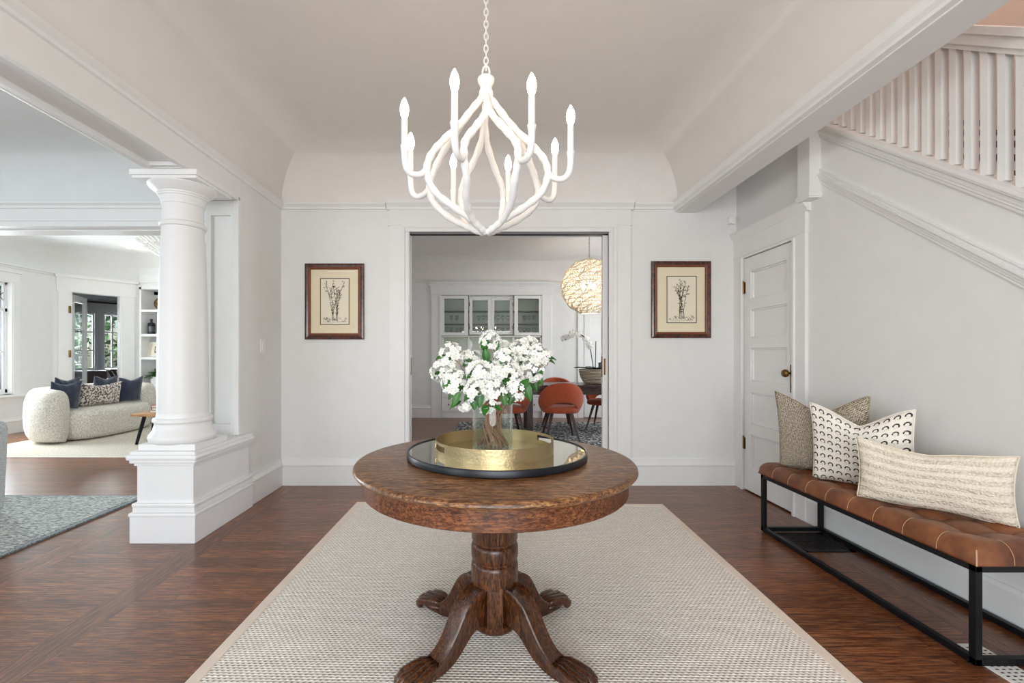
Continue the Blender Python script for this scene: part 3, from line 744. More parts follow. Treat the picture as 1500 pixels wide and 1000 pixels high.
def leg(ang):
    top = [(.055,.262),(.09,.268),(.13,.262),(.165,.238),(.195,.20),(.222,.155),(.25,.115),(.285,.082),(.325,.066),(.37,.062)]
    bot = [(.055,.12),(.09,.118),(.12,.114),(.145,.100),(.172,.075),(.20,.048),(.235,.026),(.275,.014),(.32,.0115),(.37,.0112)]
    wd = [.037,.040,.042,.042,.040,.038,.036,.036,.040,.042]
    # smooth resample
    def cr(P_, t):
        n = len(P_)-1; x = t*n; i = min(int(x), n-1); f = x-i
        p = [Vector(P_[max(0,min(n,i+k))]) if isinstance(P_[0], tuple) else P_[max(0,min(n,i+k))] for k in (-1,0,1,2)]
        return .5*((2*p[1])+(p[2]-p[0])*f+(2*p[0]-5*p[1]+4*p[2]-p[3])*f*f+(3*p[1]-p[0]-3*p[2]+p[3])*f**3)
    mb = MB(); bm = mb.bm; N = 36; rings = []
    for i in range(N+1):
        t = i/N; a = cr(top, t); b = cr(bot, t); w_ = cr(wd, t)
        # cross-section, broad top face with a ridge bead at its two edges, body narrowing downwards
        d = a-b; sec = [(-.55,0),(-.62,.35),(-.78,.68),(-1,.86),(-1.02,.95),(-.9,1.0),(-.74,.965),(0,.985),(.74,.965),(.9,1.0),(1.02,.95),(1,.86),(.78,.68),(.62,.35),(.55,0)]
        rings.append([bm.verts.new((b.x+d.x*v, u*w_, b.y+d.y*v)) for u, v in sec])
    for p, q in zip(rings[:-1], rings[1:]):
        for k in range(len(p)):
            j = (k+1) % len(p); bm.faces.new((p[k], p[j], q[j], q[k]))
    bm.faces.new(rings[0]); bm.faces.new(rings[-1][::-1]); bmesh.ops.recalc_face_normals(bm, faces=bm.faces[:])
    R = Matrix.Translation((TX,TY,0)) @ Matrix.Rotation(ang, 4, 'Z')
    bmesh.ops.transform(bm, matrix=R, verts=bm.verts[:])
    lg = mb.build('leg', M['oak_leg'], tb, smooth=True, auto=50)
    mb = MB()
    for k, (o, l) in enumerate(((-.040,.0),(-.014,.016),(.014,.016),(.040,.0))):
        M2 = R
        mb.tube([(.30,o*.55,.062),(.335,o*.8,.066),(.372,o,.058),(.402+l,o*1.08,.050),(.424+l,o*1.12,.034),(.432+l,o*1.12,.020)], [.012,.0155,.017,.018,.017,.009], 10, M=M2)
        mb.ball((.418+l,o*1.1,.026), (.018,.0150,.0148), 10, M=M2)
    mb.ball((.36,0,.036), (.062,.047,.025), 14, M=R)
    mb.build('claw_foot', M['oak_leg'], lg, smooth=True)
for a in (42, 138, 222, 318): leg(radians(a))

# ================================================================== mirror tray, brass tray, vase
mx_, my_ = .045, 1.90
mt = thing('mirror_tray', 'large round mirrored tray with a black rim lying on the oak table', 'tray', (mx_, my_, TZ))
MB().lathe([(0,TZ),(.366,TZ),(.373,TZ+.004),(.374,TZ+.026),(.372,TZ+.029),(.366,TZ+.029),(.364,TZ+.024),(0,TZ+.022)], (mx_,my_,0), 96).build('rim', M['ebony'], mt, smooth=True, auto=40)
MB().lathe([(0,TZ+.0225),(.3635,TZ+.0225),(.3635,TZ+.0245),(0,TZ+.0245)], (mx_,my_,0), 96).build('mirror', M['mirror'], mt)
gx, gy, gz = .035, 1.872, TZ+.0245
gt = thing('brass_tray', 'round hammered brass gallery tray around the glass vase', 'tray', (gx, gy, gz))
# gallery wall with a slot handle at each side
def wall_ring(a0, a1, z0, z1, ro=.243, ri=.2405, n=48):
    mb = MB(); bm = mb.bm; L = []
    for i in range(n+1):
        a = a0+(a1-a0)*i/n
        L.append([bm.verts.new((gx+r*cos(a), gy+r*sin(a), gz+z)) for r, z in ((ri,z0),(ro,z0),(ro,z1),(ri,z1))])
    for p, q in zip(L[:-1], L[1:]):
        for k in range(4):
            j = (k+1) % 4; bm.faces.new((p[k], p[j], q[j], q[k]))
    if a1-a0 < 2*pi-.01: bm.faces.new(L[0][::-1]); bm.faces.new(L[-1])
    bmesh.ops.recalc_face_normals(bm, faces=bm.faces[:])
    return mb
mb = MB()
for r in (wall_ring(0, 2*pi, .0, .020, n=120), wall_ring(0, 2*pi, .042, .053, n=120)): mb._merge(r.bm)
h = .26
for a0 in (radians(22), radians(202)):
    mb._merge(wall_ring(a0+h, a0+pi-h, .019, .043).bm)
mb.build('gallery', M['brass'], gt, smooth=True, auto=40)
MB().lathe([(0,gz),(.2405,gz),(.2405,gz+.004),(0,gz+.004)], (gx,gy,0), 72).build('base', M['mirror'], gt)
vx, vy, vz, vr, vh = .027, 1.872, gz+.0042, .083, .188
vs = thing('glass_vase', 'clear glass cylinder vase half filled with water on the brass tray', 'vase', (vx, vy, vz))
MB().lathe([(0,0),(vr-.003,0),(vr,.003),(vr,vh-.001),(vr-.002,vh),(vr-.004,vh-.001),(vr-.004,.012),(vr-.007,.010),(0,.010)], (vx,vy,vz), 64).build('glass_wall', M['vaseglass'], vs, smooth=True, auto=50)
MB().lathe([(0,.0115),(vr-.0052,.0115),(vr-.0052,.118),(0,.118)], (vx,vy,vz), 48).build('water', M['water'], vs, smooth=True, auto=50)

# ================================================================== bouquet
rnd = random.Random(11)
def rand_dir(r=rnd):
    while True:
        v = Vector((r.uniform(-1,1), r.uniform(-1,1), r.uniform(-1,1)))
        if .1 < v.length < 1: return v.normalized()
def floret(bmp, bmc, p, nrm, s):
    n = nrm.normalized(); u = n.orthogonal().normalized(); w_ = n.cross(u); a0 = rnd.uniform(0, pi)
    k5 = 5
    for k in range(k5):
        a = a0+2*pi*k/k5; d = u*cos(a)+w_*sin(a); e = -u*sin(a)+w_*cos(a)
        lift = rnd.uniform(.05, .4)
        pts = [p, p+d*s*.55+e*s*.42+n*s*.1, p+d*s*1.02+e*s*.22+n*s*lift, p+d*s*1.02-e*s*.22+n*s*lift, p+d*s*.55-e*s*.42+n*s*.1]
        v = [bmp.verts.new(q) for q in pts]
        m = bmp.verts.new(p+d*s*.6+n*s*.02)
        for i in range(5):
            bmp.faces.new((v[i], v[(i+1) % 5], m))
    q = p+n*s*.12
    vs_ = [bmc.verts.new(q+(u*cos(2*pi*i/5)+w_*sin(2*pi*i/5))*s*.20) for i in range(5)]
    bmc.faces.new(vs_)
def leaf(mb, p, d, n, L, W, serr=True):
    d = d.normalized(); n = (n-d*n.dot(d)).normalized(); e = d.cross(n); bm = mb.bm; N = 9; rows = []
    for i in range(N+1):
        t = i/N; w_ = W*(sin(pi*min(1, t**.8))**.8)*(1.0 if t < .98 else 0)
        if serr and i % 2: w_ *= .92
        c = p+d*L*t-n*L*.28*t*t
        rows.append([bm.verts.new(c+e*w_*s+n*abs(s)*W*.28) for s in (-1,-.5,0,.5,1)])
    for a, b in zip(rows[:-1], rows[1:]):
        for k in range(4): bm.faces.new((a[k], a[k+1], b[k+1], b[k]))
heads = [  # px, py, depth, radius
 (660,520,1.83,.046),(648,543,1.86,.042),(666,560,1.76,.046),(681,586,1.72,.034),(690,528,1.92,.044),(703,548,1.74,.048),(697,572,1.70,.040),
 (718,500,1.90,.040),(727,574,1.69,.040),(742,527,1.80,.046),(748,552,1.72,.044),(762,517,1.86,.046),(775,507,1.92,.036),(789,523,1.84,.044),(780,541,1.78,.044),(757,570,1.71,.036),(713,592,1.69,.026),(672,541,1.95,.044),(757,535,1.96,.044),(736,512,1.99,.040),(728,548,1.76,.040)]
leaf_at = {7: [((710,503),.062,.021,(.1,-1,.3)),((727,507),.045,.016,(.5,-1,.5)),((712,520),.06,.02,(-.2,-1,.2)),((716,536),.06,.02,(.2,-1,0))],
 12: [((783,560),.07,.024,(.3,-1,-.1)),((790,556),.05,.018,(.8,-.6,0))], 15: [((750,580),.065,.02,(-.3,-1,-.1)),((772,572),.075,.022,(.4,-1,-.1)),((766,564),.06,.02,(.2,-1,.1))],
 3: [((668,584),.06,.015,(-.5,-1,-.2)),((692,574),.06,.02,(.2,-1,.1)),((694,588),.058,.018,(.1,-1,-.2))], 16: [((703,585),.055,.018,(-.1,-1,-.1)),((738,584),.05,.016,(.2,-1,-.1))],
 4: [((687,527),.04,.014,(0,-1,.3)),((696,560),.05,.016,(.2,-1,0))], 9: [((746,516),.035,.012,(0,-1,.4)),((725,560),.05,.016,(-.2,-1,0))], 2: [((655,560),.05,.013,(-.6,-.8,0)),((662,575),.055,.013,(-.5,-.8,-.1))]}
where = ['left edge', 'left edge', 'left side', 'lowest on the left', 'left of the centre', 'front left of the centre', 'low front', 'topmost', 'low front centre', 'right of centre', 'front right of centre', 'right side', 'upper right', 'right edge', 'right side', 'low right', 'low centre', 'rear left', 'rear right', 'rear', 'front']
base_c = Vector((vx, vy, 0))
GB = 'white blossom stems in the glass vase'
def side(px, py):
    a = 'far left' if px < 668 else 'left' if px < 700 else 'middle' if px < 738 else 'right' if px < 770 else 'far right'
    b = 'upper' if py < 525 else 'mid-height' if py < 555 else 'lower'
    return a, b
used = {}
labels = []
for i, (px, py, D, R) in enumerate(heads):
    a, b = side(px, py); used.setdefault((a, b), []).append(i)
for i, (px, py, D, R) in enumerate(heads):
    a, b = side(px, py); lst = used[(a, b)]
    txt = '%s white blossom cluster at the %s of the vase bouquet' % (b, a)
    if len(lst) > 1:
        order = sorted(lst, key=lambda j: heads[j][0]); k = order.index(i)
        names = {2: ['left of its pair', 'right of its pair'], 3: ['leftmost of three', 'centre of three', 'rightmost of three'], 4: ['leftmost of four', 'second from left of four', 'third from left of four', 'rightmost of four']}
        txt += ', '+names[len(lst)][k]
    labels.append(txt)
for i, (px, py, D, R) in enumerate(heads):
    c = P(px, py, D); ang = math.atan2(c.y-vy, c.x-vx)+rnd.uniform(-.25,.25)
    t = thing('flower_stem', labels[i], 'flower', (vx, vy, vz+.012), group=GB)
    sa = 2*pi*i/len(heads)*1.0+.3; off = (ang-sa+pi) % (2*pi)-pi; ra = sa+off*.35
    fr_ = rnd.uniform(.045,.070); rr_ = rnd.uniform(.035,.072)
    foot = Vector((vx-fr_*cos(ra), vy-fr_*sin(ra), vz+.016)); wa = ra+rnd.choice((-1,1))*rnd.uniform(1.2,2.2); wr_ = rnd.uniform(.020,.044)
    waist = Vector((vx+wr_*cos(wa), vy+wr_*sin(wa), vz+.105+rnd.uniform(-.012,.012)))
    rim = Vector((vx+rr_*cos(ra), vy+rr_*sin(ra), vz+vh+.002))
    mid = rim.lerp(c, .5)+Vector((0,0,.012)); mb = MB()
    mb.tube([foot, foot.lerp(waist,.5), waist, waist.lerp(rim,.55), rim, mid, c], [.0021,.002,.0019,.0018,.0018,.0018,.0018], 6)
    # a woody side shoot cut to the same length
    b2 = ra+rnd.uniform(.5,1.0); f2_ = rnd.uniform(.03,.07)
    mb.tube([Vector((vx-f2_*cos(b2), vy-f2_*sin(b2), vz+.016)), Vector((vx+wr_*cos(wa+1), vy+wr_*sin(wa+1), vz+.10)), rim.lerp(mid,.3)], [.0017,.0016,.0015], 6)
    mb.build('stem', M['stemb'], t, smooth=True)
    R *= 1.06; mp = MB(); nf = int(92*(R/.044)**2)
    axis = (c-Vector((vx,vy,vz+.05))).normalized()
    for k in range(nf):
        d = rand_dir()
        if d.dot(axis) < -.75: continue
        p = c+Vector((d.x*R, d.y*R, d.z*R*1.05))*rnd.uniform(.82, 1.06)
        floret(mp.bm, mp.bm, p, d+Vector((0,-.25,.15)), rnd.uniform(.0105, .0145))
    bl = mp.build('blossom', M['petal'], t)
    bl.data.materials.append(M['petalc'])
    for f_ in bl.data.polygons:
        if len(f_.vertices) == 5: f_.material_index = 1
    for (lp, L, W, dr) in leaf_at.get(i, []):
        q = P(lp[0], lp[1], D-.03); dv = Vector(dr)
        dirv = Vector((dv.x*.9, -.25, .25 if dv.z > 0 else -.85)).normalized()
        if dv.z > .15: dirv = Vector((dv.x*.6, -.3, .9)).normalized()
        mb = MB(); leaf(mb, q-dirv*L*.5, dirv, Vector((0,-1,.25)), L*1.05, W*.92); mb.build('leaf', M['green'], t, smooth=True)
    for k in range(2):
        d = rand_dir(); d.z = -abs(d.z)*.5; q = c+d*R*.5; d.y = -abs(d.y)
        mb = MB(); leaf(mb, q, d, Vector((0,-.5,1)), .05, .015); mb.build('leaf', M['green'], t, smooth=True)

# ================================================================== chandelier
CX, CY = 0.0, 1.90
ch = thing('chandelier', 'white plaster branch chandelier with eight lit candle bulbs over the oak table', 'chandelier', (CX, CY, ZC))
MB().lathe([(0,1.0),(.0,.0)] and [(0,ZC),(.065,ZC),(.065,ZC-.012),(.05,ZC-.03),(.012,ZC-.036),(0,ZC-.036)], (CX,CY,0), 32).build('canopy', M['plaster'], ch, smooth=True, auto=40)
mb = MB(); z = ZC-.034; k = 0
while z > 2.385:
    pts = []
    for i in range(12):
        a = 2*pi*i/12; u, v = .0085*cos(a), .017*sin(a)
        pts.append((CX+(u if k % 2 else 0), CY+(0 if k % 2 else u), z-.014+v))
    mb.tube(pts, .0024, 6, closed=True); z -= .0255; k += 1
mb.build('chain', M['plaster'], ch, smooth=True)
mb = MB(); pts = [(CX+.015*cos(2*pi*i/16), CY, 2.365+.03*sin(2*pi*i/16)) for i in range(16)]
mb.tube(pts, .0045, 8, closed=True); mb.build('loop', M['plaster'], ch, smooth=True)
MB().lathe([(0,2.348),(.03,2.346),(.036,2.340),(.034,2.325),(.026,2.312),(.024,2.297),(.029,2.286),(.031,2.272),(.024,2.255),(0,2.25)], (CX,CY,0), 24).build('hub', M['plaster'], ch, smooth=True, auto=60)
def spl(pts, n=6):
    pts = [Vector(p) for p in pts]; out = []
    for i in range(len(pts)-1):
        p = [pts[max(0,i-1)], pts[i], pts[i+1], pts[min(len(pts)-1,i+2)]]
        for k in range(n):
            f = k/n
            out.append(.5*((2*p[1])+(p[2]-p[0])*f+(2*p[0]-5*p[1]+4*p[2]-p[3])*f*f+(3*p[1]-p[0]-3*p[2]+p[3])*f**3))
    out.append(pts[-1]); return out
angs = [-18+45*k for k in range(8)]
def cyl(r, deg, z): a = radians(deg); return Vector((CX+r*sin(a), CY-r*cos(a), z))
for i, A in enumerate(angs):
    up = A+(22.5 if i % 2 == 0 else -22.5)      # pairs fork near the top
    dn = A+(-22.5 if i % 2 == 0 else 22.5)      # and join other neighbours near the tip
    path = [cyl(.016,up,2.262), cyl(.055,up,2.215), cyl(.115,up+(A-up)*.25,2.135), cyl(.19,up+(A-up)*.72,2.045), cyl(.245,A,1.97), cyl(.262,A,1.905), cyl(.235,A,1.835), cyl(.175,A+(dn-A)*.35,1.778), cyl(.10,A+(dn-A)*.85,1.735), cyl(.045,dn,1.708), cyl(.006,dn,1.694)]
    pts = spl(path, 5); n = len(pts)
    rad = [.0145+.0018*sin(k*1.9+i) for k in range(n)]
    arm = MB().tube(pts, rad, 10).build('branch', M['plaster'], ch, smooth=True)
    u = spl([cyl(.258,A,1.915), cyl(.285,A,1.888), cyl(.318,A,1.880), cyl(.342,A,1.895), cyl(.352,A,1.93), cyl(.353,A,1.985)], 5)
    MB().tube(u, [.0125]*(len(u)-3)+[.0135,.0155,.0165], 10).build('candle_arm', M['plaster'], arm, smooth=True)
    c = cyl(.353,A,0)
    MB().lathe([(0,1.965),(.0125,1.965),(.0120,2.085),(.0105,2.09),(0,2.09)], (c.x,c.y,0), 16).build('candle_sleeve', M['plaster'], arm, smooth=True, auto=50)
    MB().lathe([(0,2.088),(.0085,2.09),(.014,2.104),(.0165,2.12),(.0155,2.137),(.0105,2.153),(.005,2.164),(.0015,2.170),(0,2.171)], (c.x,c.y,0), 16).build('bulb', M['bulb'], arm, smooth=True)

# ================================================================== framed prints
def frame_ring(mb, x0, x1, z0, z1, prof, yw):
    """rectangular picture moulding; prof = (inset, depth out of the wall)"""
    bm = mb.bm; L = []
    for ins, out in prof:
        L.append([bm.verts.new(p) for p in ((x0+ins,yw-out,z0+ins),(x1-ins,yw-out,z0+ins),(x1-ins,yw-out,z1-ins),(x0+ins,yw-out,z1-ins))])
    for a, b in zip(L[:-1], L[1:]):
        for k in range(4):
            j = (k+1) % 4; bm.faces.new((a[k], a[j], b[j], b[k]))
    bmesh.ops.recalc_face_normals(bm, faces=bm.faces[:])
def picture(label, px0, px1, py0, py1, ip, seed):
    yw = YB; Yf = YB-.02; a = P(px0, py1, Yf); b = P(px1, py0, Yf)
    x0, x1, z0, z1 = a.x, b.x, a.z, b.z
    t = thing('framed_print', label, 'picture', ((x0+x1)/2, yw, z0), group=None)
    mb = MB(); frame_ring(mb, x0, x1, z0, z1, [(0,0),(0,.016),(.004,.022),(.018,.026),(.036,.022)], yw); mb.build('frame', M['frame'], t)
    mb = MB(); frame_ring(mb, x0, x1, z0, z1, [(.034,.012),(.034,.024),(.040,.026),(.050,.020),(.056,.012)], yw); mb.build('frame_lip', M['frame_in'], t)
    MB().box(x0+.02, x1-.02, yw-.012, yw-.001, z0+.02, z1-.02).build('mat', M['mat'], t)
    c = P(ip[0], ip[3], Yf); d = P(ip[1], ip[2], Yf); X0, X1, Z0, Z1 = c.x, d.x, c.z, d.z
    pr = MB().box(X0, X1, yw-.0135, yw-.012, Z0, Z1).build('print', M['print'], t)
    mb = MB(); frame_ring(mb, X0-.003, X1+.003, Z0-.003, Z1+.003, [(0,.012),(0,.0145),(.006,.0145),(.006,.012)], yw); mb.build('print_border', M['ink'], pr)
    r = random.Random(seed); mb = MB(); yy = yw-.0142; W, Hh = X1-X0, Z1-Z0
    def stroke(pts, w_):
        for p, q in zip(pts[:-1], pts[1:]):
            dx, dz_ = q[0]-p[0], q[1]-p[1]; l = sqrt(dx*dx+dz_*dz_) or 1; ox, oz = -dz_/l*w_/2, dx/l*w_/2
            mb.quad([(p[0]+ox,yy,p[1]+oz), (q[0]+ox,yy,q[1]+oz), (q[0]-ox,yy,q[1]-oz), (p[0]-ox,yy,p[1]-oz)])
    nst = 6
    for s in range(nst):
        bx = X0+W*(.5+r.uniform(-.1,.1)); tx = X0+W*(.18+.64*s/(nst-1)+r.uniform(-.04,.04)); tz = Z0+Hh*r.uniform(.62,.93)
        if seed == 2: tx = X0+W*(.3+.4*s/(nst-1)); tz = Z0+Hh*r.uniform(.7,.9)
        pts = [(bx+(tx-bx)*u**1.6, Z0+Hh*.08+(tz-Z0-Hh*.08)*u) for u in [k/10 for k in range(11)]]
        stroke(pts, .0032)
        for k in range(2, 11):
            p = pts[k]
            for q in range(2):
                a_ = r.uniform(.2, 2.9); l = r.uniform(.012,.026)*(1.3 if k > 6 else 1)
                e = (p[0]+cos(a_)*l, p[1]+sin(a_)*l); m = ((p[0]+e[0])/2+.004, (p[1]+e[1])/2+.003)
                stroke([p, m, e], r.choice([.002,.003,.0042]))
                if k > 6 and q == 0: stroke([(e[0]+.006*cos(v), e[1]+.006*sin(v)) for v in [x*1.05 for x in range(7)]], .002)
    mb.build('drawn_flowers', M['ink'], pr)
    mb = MB()
    stroke([(X0+W*(.08+.84*k/24), Z0+Hh*(.055+.012*sin(k*1.7))) for k in range(25)], .0016)
    for k in range(26):
        p = (X0+W*r.uniform(.1,.9), Z0+Hh*r.uniform(.05,.12)); a_ = r.uniform(.3,2.8)
        stroke([p, (p[0]+.012*cos(a_), p[1]+.012*sin(a_)), (p[0]+.02*cos(a_+.5), p[1]+.02*sin(a_+.5))], r.choice([.002,.0035]))
    mb.build('drawn_grass', M['ink'], pr)
picture('brown framed botanical ink print on the wall left of the doorway', 446, 533, 385.5, 497, (469, 511, 407.5, 475), 1)
picture('brown framed botanical ink print on the wall right of the doorway', 954.5, 1042, 382, 495, (977.5, 1020.5, 404.5, 472.5), 2)

# switch, sensor
sw = thing('light_switch', 'white light switch on the wall beside the column', 'light switch', (XL, 3.76, 1.25))
MB().box(XL, XL+.006, 3.725, 3.80, 1.20, 1.315, .002).build('cover_plate', M['white_plastic'], sw)
MB().box(XL+.005, XL+.010, 3.75, 3.775, 1.23, 1.285, .002).build('rocker', M['white_plastic'], sw)
q = P(1069.5, 324, YB)
se = thing('motion_sensor', 'small white motion sensor high in the corner above the door', 'sensor', (q.x, YB, q.z))
MB().box(q.x-.03, q.x+.025, YB-.045, YB+.003, q.z-.032, q.z+.032, .008).build('housing', M['white_plastic'], se)
MB().ball((q.x+.012, YB-.04, q.z-.03), .012, 10).build('lens', M['white_plastic'], se)

# ================================================================== bench
b0, b1, f0, f1 = 1.845, 2.25, 1.70, 3.03
be = thing('leather_bench', 'long bench with tufted tan leather cushion on a black metal frame', 'bench', ((b0+b1)/2, (f0+f1)/2, 0))
s = .026; zt = .384
mb = MB()
for x in (b0, b1-s):
    mb.box(x, x+s, f0, f1, .006, .006+s, .002).box(x, x+s, f0, f1, zt-s, zt, .002)
for y in (f0, f1-s):
    mb.box(b0, b1, y, y+s, .006, .006+s, .002).box(b0, b1, y, y+s, zt-s, zt, .002)
mb.box(b0+.02, b1-.02, 2.34, 2.37, zt-.02, zt)
mb.build('frame', M['black'], be)
for x in (b0, b1-s):
    for y in (f0, f1-s): MB().box(x, x+s, y, y+s, .006, zt, .002).build('leg', M['black'], be)
for x in (b0+.013, b1-.013):
    for y in (f0+.03, 2.36, f1-.03): MB().lathe([(0,0),(.012,0),(.012,.006),(0,.007)], (x,y,0), 12).build('glide', M['black'], be)
NX, NY = 3, 9
c0, c1, e0, e1 = b0-.012, b1+.008, f0-.014, f1+.012; zc = zt+.001
def cush(u, v):
    # u across, v along; 0..1 each, outer 12% rolls down the side
    def side_(t, n):
        m = .5/n
        return t
    x = c0+(c1-c0)*u; y = e0+(e1-e0)*v
    ed = min(u*(c1-c0), (1-u)*(c1-c0), v*(e1-e0), (1-v)*(e1-e0))
    su = abs(sin(pi*NX*u)); sv = abs(sin(pi*NY*v))
    # creases between the tuft points, deeper at the crossings, interior only
    inner = min(1, max(0, (ed-.05)/.07))
    cre = (1-su**.5)*.55+(1-sv**.5)*.55
    cre = min(1.2, cre)*inner + (1-sv**.35)*.14*(1-inner)
    roll = sqrt(max(0, 1-(1-min(1, ed/.055))**2.4))
    z = zc+.014+(.066*roll)-.034*cre+.006*roll*su*sv
    return Vector((x, y, z))
mb = MB().grid(cush, 54, 180)
bm = mb.bm; edge = [e for e in bm.edges if e.is_boundary]
r = bmesh.ops.extrude_edge_only(bm, edges=edge); nv = [v for v in r['geom'] if isinstance(v, bmesh.types.BMVert)]
for v in nv: v.co.z = zc+.002
r2 = bmesh.ops.extrude_edge_only(bm, edges=[e for e in bm.edges if e.is_boundary]); nv = [v for v in r2['geom'] if isinstance(v, bmesh.types.BMVert)]
mc = Vector(((c0+c1)/2, (e0+e1)/2, 0))
for v in nv: v.co.x += (mc.x-v.co.x)*.05; v.co.y += (mc.y-v.co.y)*.02; v.co.z = zc
bmesh.ops.recalc_face_normals(bm, faces=bm.faces[:])
cu = mb.build('cushion', M['leather'], be, smooth=True)
for k in range(1, NY):
    v = k/NY
    pts = [cush(.0005+u_*.0028, v)+Vector((-.0012,0,.0008)) for u_ in range(0, 46)]
    p0 = pts[0].copy(); p0.z = zc+.006
    MB().tube([p0]+pts, .0011, 5).build('seam', M['thread'], cu)
for k in range(1, NX):
    pts = [cush(k/NX, .0004+j*.001)+Vector((0,-.001,.0008)) for j in range(0, 44)]
    p0 = pts[0].copy(); p0.z = zc+.006
    MB().tube([p0]+pts, .0011, 5).build('seam', M['thread'], cu)
MB().tube([(c0-.001, e0-.001, zc+.004), (c0+.002, e0+.002, zc+.03), (c0+.012, e0+.012, zc+.06)], .0022, 6).build('corner_stitch', M['thread'], cu)
mb = MB()
for i in range(1, NX):
    for j in range(1, NY):
        q = cush(i/NX, j/NY); mb.ball((q.x, q.y, q.z+.001), (.009,.009,.004), 8)
mb.build('tuft_button', M['leather'], cu, smooth=True)

# ================================================================== pillows
def pillow(name, label, w_, h_, T, mat, corners, chop=.0, tilt=0, group=None, seed=1, piping=None):
    """corners: bottom-left, bottom-right (world), facing the -normal side"""
    bl, br, lean = Vector(corners[0]), Vector(corners[1]), corners[2]
    ax = (br-bl); ax.z = 0; ax.normalize(); nrm = Vector((ax.y, -ax.x, 0))  # towards the viewer
    up = (Vector((0,0,1))-nrm*lean).normalized(); fr = ax.cross(up).normalized()
    if fr.dot(nrm) < 0: fr = -fr
    o = (bl+br)/2
    t = thing(name, label, 'pillow', o, group=group)
    r = random.Random(seed); ph = [r.uniform(0,6) for _ in range(6)]
    def pos(u, v, sgn):
        a, b = 2*u-1, 2*v-1
        x = a*(1-.055*(1-b*b))*w_/2; y = (b*(1-.05*(1-a*a))+1)*h_/2
        if chop: y -= chop*(max(0, 1-abs(a)**1.15))**1.3*v**2.2
        th = T*(max(0, (1-a**2)*(1-b**2)))**.42*(1-.12*v)
        th *= 1+.10*sin(3*a+ph[0])*sin(2.4*b+ph[1])
        wr = .006*sin(9*a+5*b+ph[2])*sin(4*b-3*a+ph[3])*(abs(a*b))**.5
        y += .004*sin(5*a+ph[4])
        return ax*x+up*(y-T*.0)+fr*(sgn*(th+wr*(1 if th > .004 else 0)))
    mb = MB(); N = 40
    mb.grid(lambda u, v: pos(u, v, 1), N, N, uv=True)
    mb.grid(lambda u, v: pos(u, v, -1), N, N, uv=True)
    bmesh.ops.remove_doubles(mb.bm, verts=mb.bm.verts[:], dist=1e-6); bmesh.ops.recalc_face_normals(mb.bm, faces=mb.bm.faces[:])
    lo = min(v.co.z for v in mb.bm.verts)
    ob = mb.build('cover', mat, t, smooth=True, local=True)
    ed = [pos(i/N,0,0) for i in range(N)]+[pos(1,i/N,0) for i in range(N)]+[pos(1-i/N,1,0) for i in range(N)]+[pos(0,1-i/N,0) for i in range(N)]
    MB().tube(ed, .0032, 6, closed=True).build('edge_seam', mat if piping is None else piping, t, smooth=True, local=True)
    return t
zb = .452
pillow('throw_pillow', 'brown and cream knitted pillow at the door end of the bench', .50, .50, .075, M['knit'], ((1.935,2.965,zb),(2.185,2.545,zb),-.12), chop=.115, seed=3)
pillow('throw_pillow', 'white square pillow block-printed with small dark arches', .455, .45, .08, M['blockprint'], ((1.925,2.655,zb+.006),(2.185,2.285,zb+.006),-.10), chop=.10, seed=5)
pillow('throw_pillow', 'long cream bobble-woven lumbar pillow in front of the printed pillow', .53, .30, .062, M['cream'], ((1.875,2.27,zb+.016),(2.195,1.865,zb+.016),-.10), chop=.04, seed=8)

# floor grilles
g = thing('floor_grille', 'black iron floor vent grille under the far end of the bench', 'vent', (2.06, 2.85, 0))
x0, x1, y0, y1 = 1.90, 2.215, 2.70, 2.985
mb = MB().box(x0, x1, y0, y0+.03, 0, .005).box(x0, x1, y1-.03, y1, 0, .005).box(x0, x0+.03, y0, y1, 0, .005).box(x1-.03, x1, y0, y1, 0, .005)
mb.build('rim', M['iron'], g)
mb = MB()
k = 0; x = x0+.035
while x < x1-.03: mb.box(x, x+.004, y0+.03, y1-.03, .001, .0045); x += .019
y = y0+.035
while y < y1-.03: mb.box(x0+.03, x1-.03, y, y+.006, .001, .004); y += .02
mb.build('lattice', M['iron'], g)
MB().box(x0+.01, x1-.01, y0+.01, y1-.01, 0, .0006).build('duct_shadow', M['black'], g) if False else None
g = thing('floor_register', 'white perforated floor register by the near leg of the bench', 'vent', (1.94, 1.6, 0))
MB().box(1.885, 2.0, 1.30, 1.836, 0, .006, .002).build('rim', M['white_plastic'], g)
mb = MB(); y = 1.32
while y < 1.82:
    for x in (1.90, 1.925, 1.95, 1.975): mb.box(x, x+.012, y, y+.006, .0055, .0064)
    y += .018
mb.build('slots', M['ink'], g)

# ================================================================== dining room
dr = thing('area_rug', 'dark grey and white patterned rug under the dining table', 'rug', (1.2, 6.4, 0))
MB().box(-.47, 3.0, 4.9, 7.95, 0, .010, .003).build('pile', M['dinrug'], dr)
MB().box(-.49, 3.02, 4.88, 7.97, 0, .006).build('backing', M['black'], dr)
zr = .0102
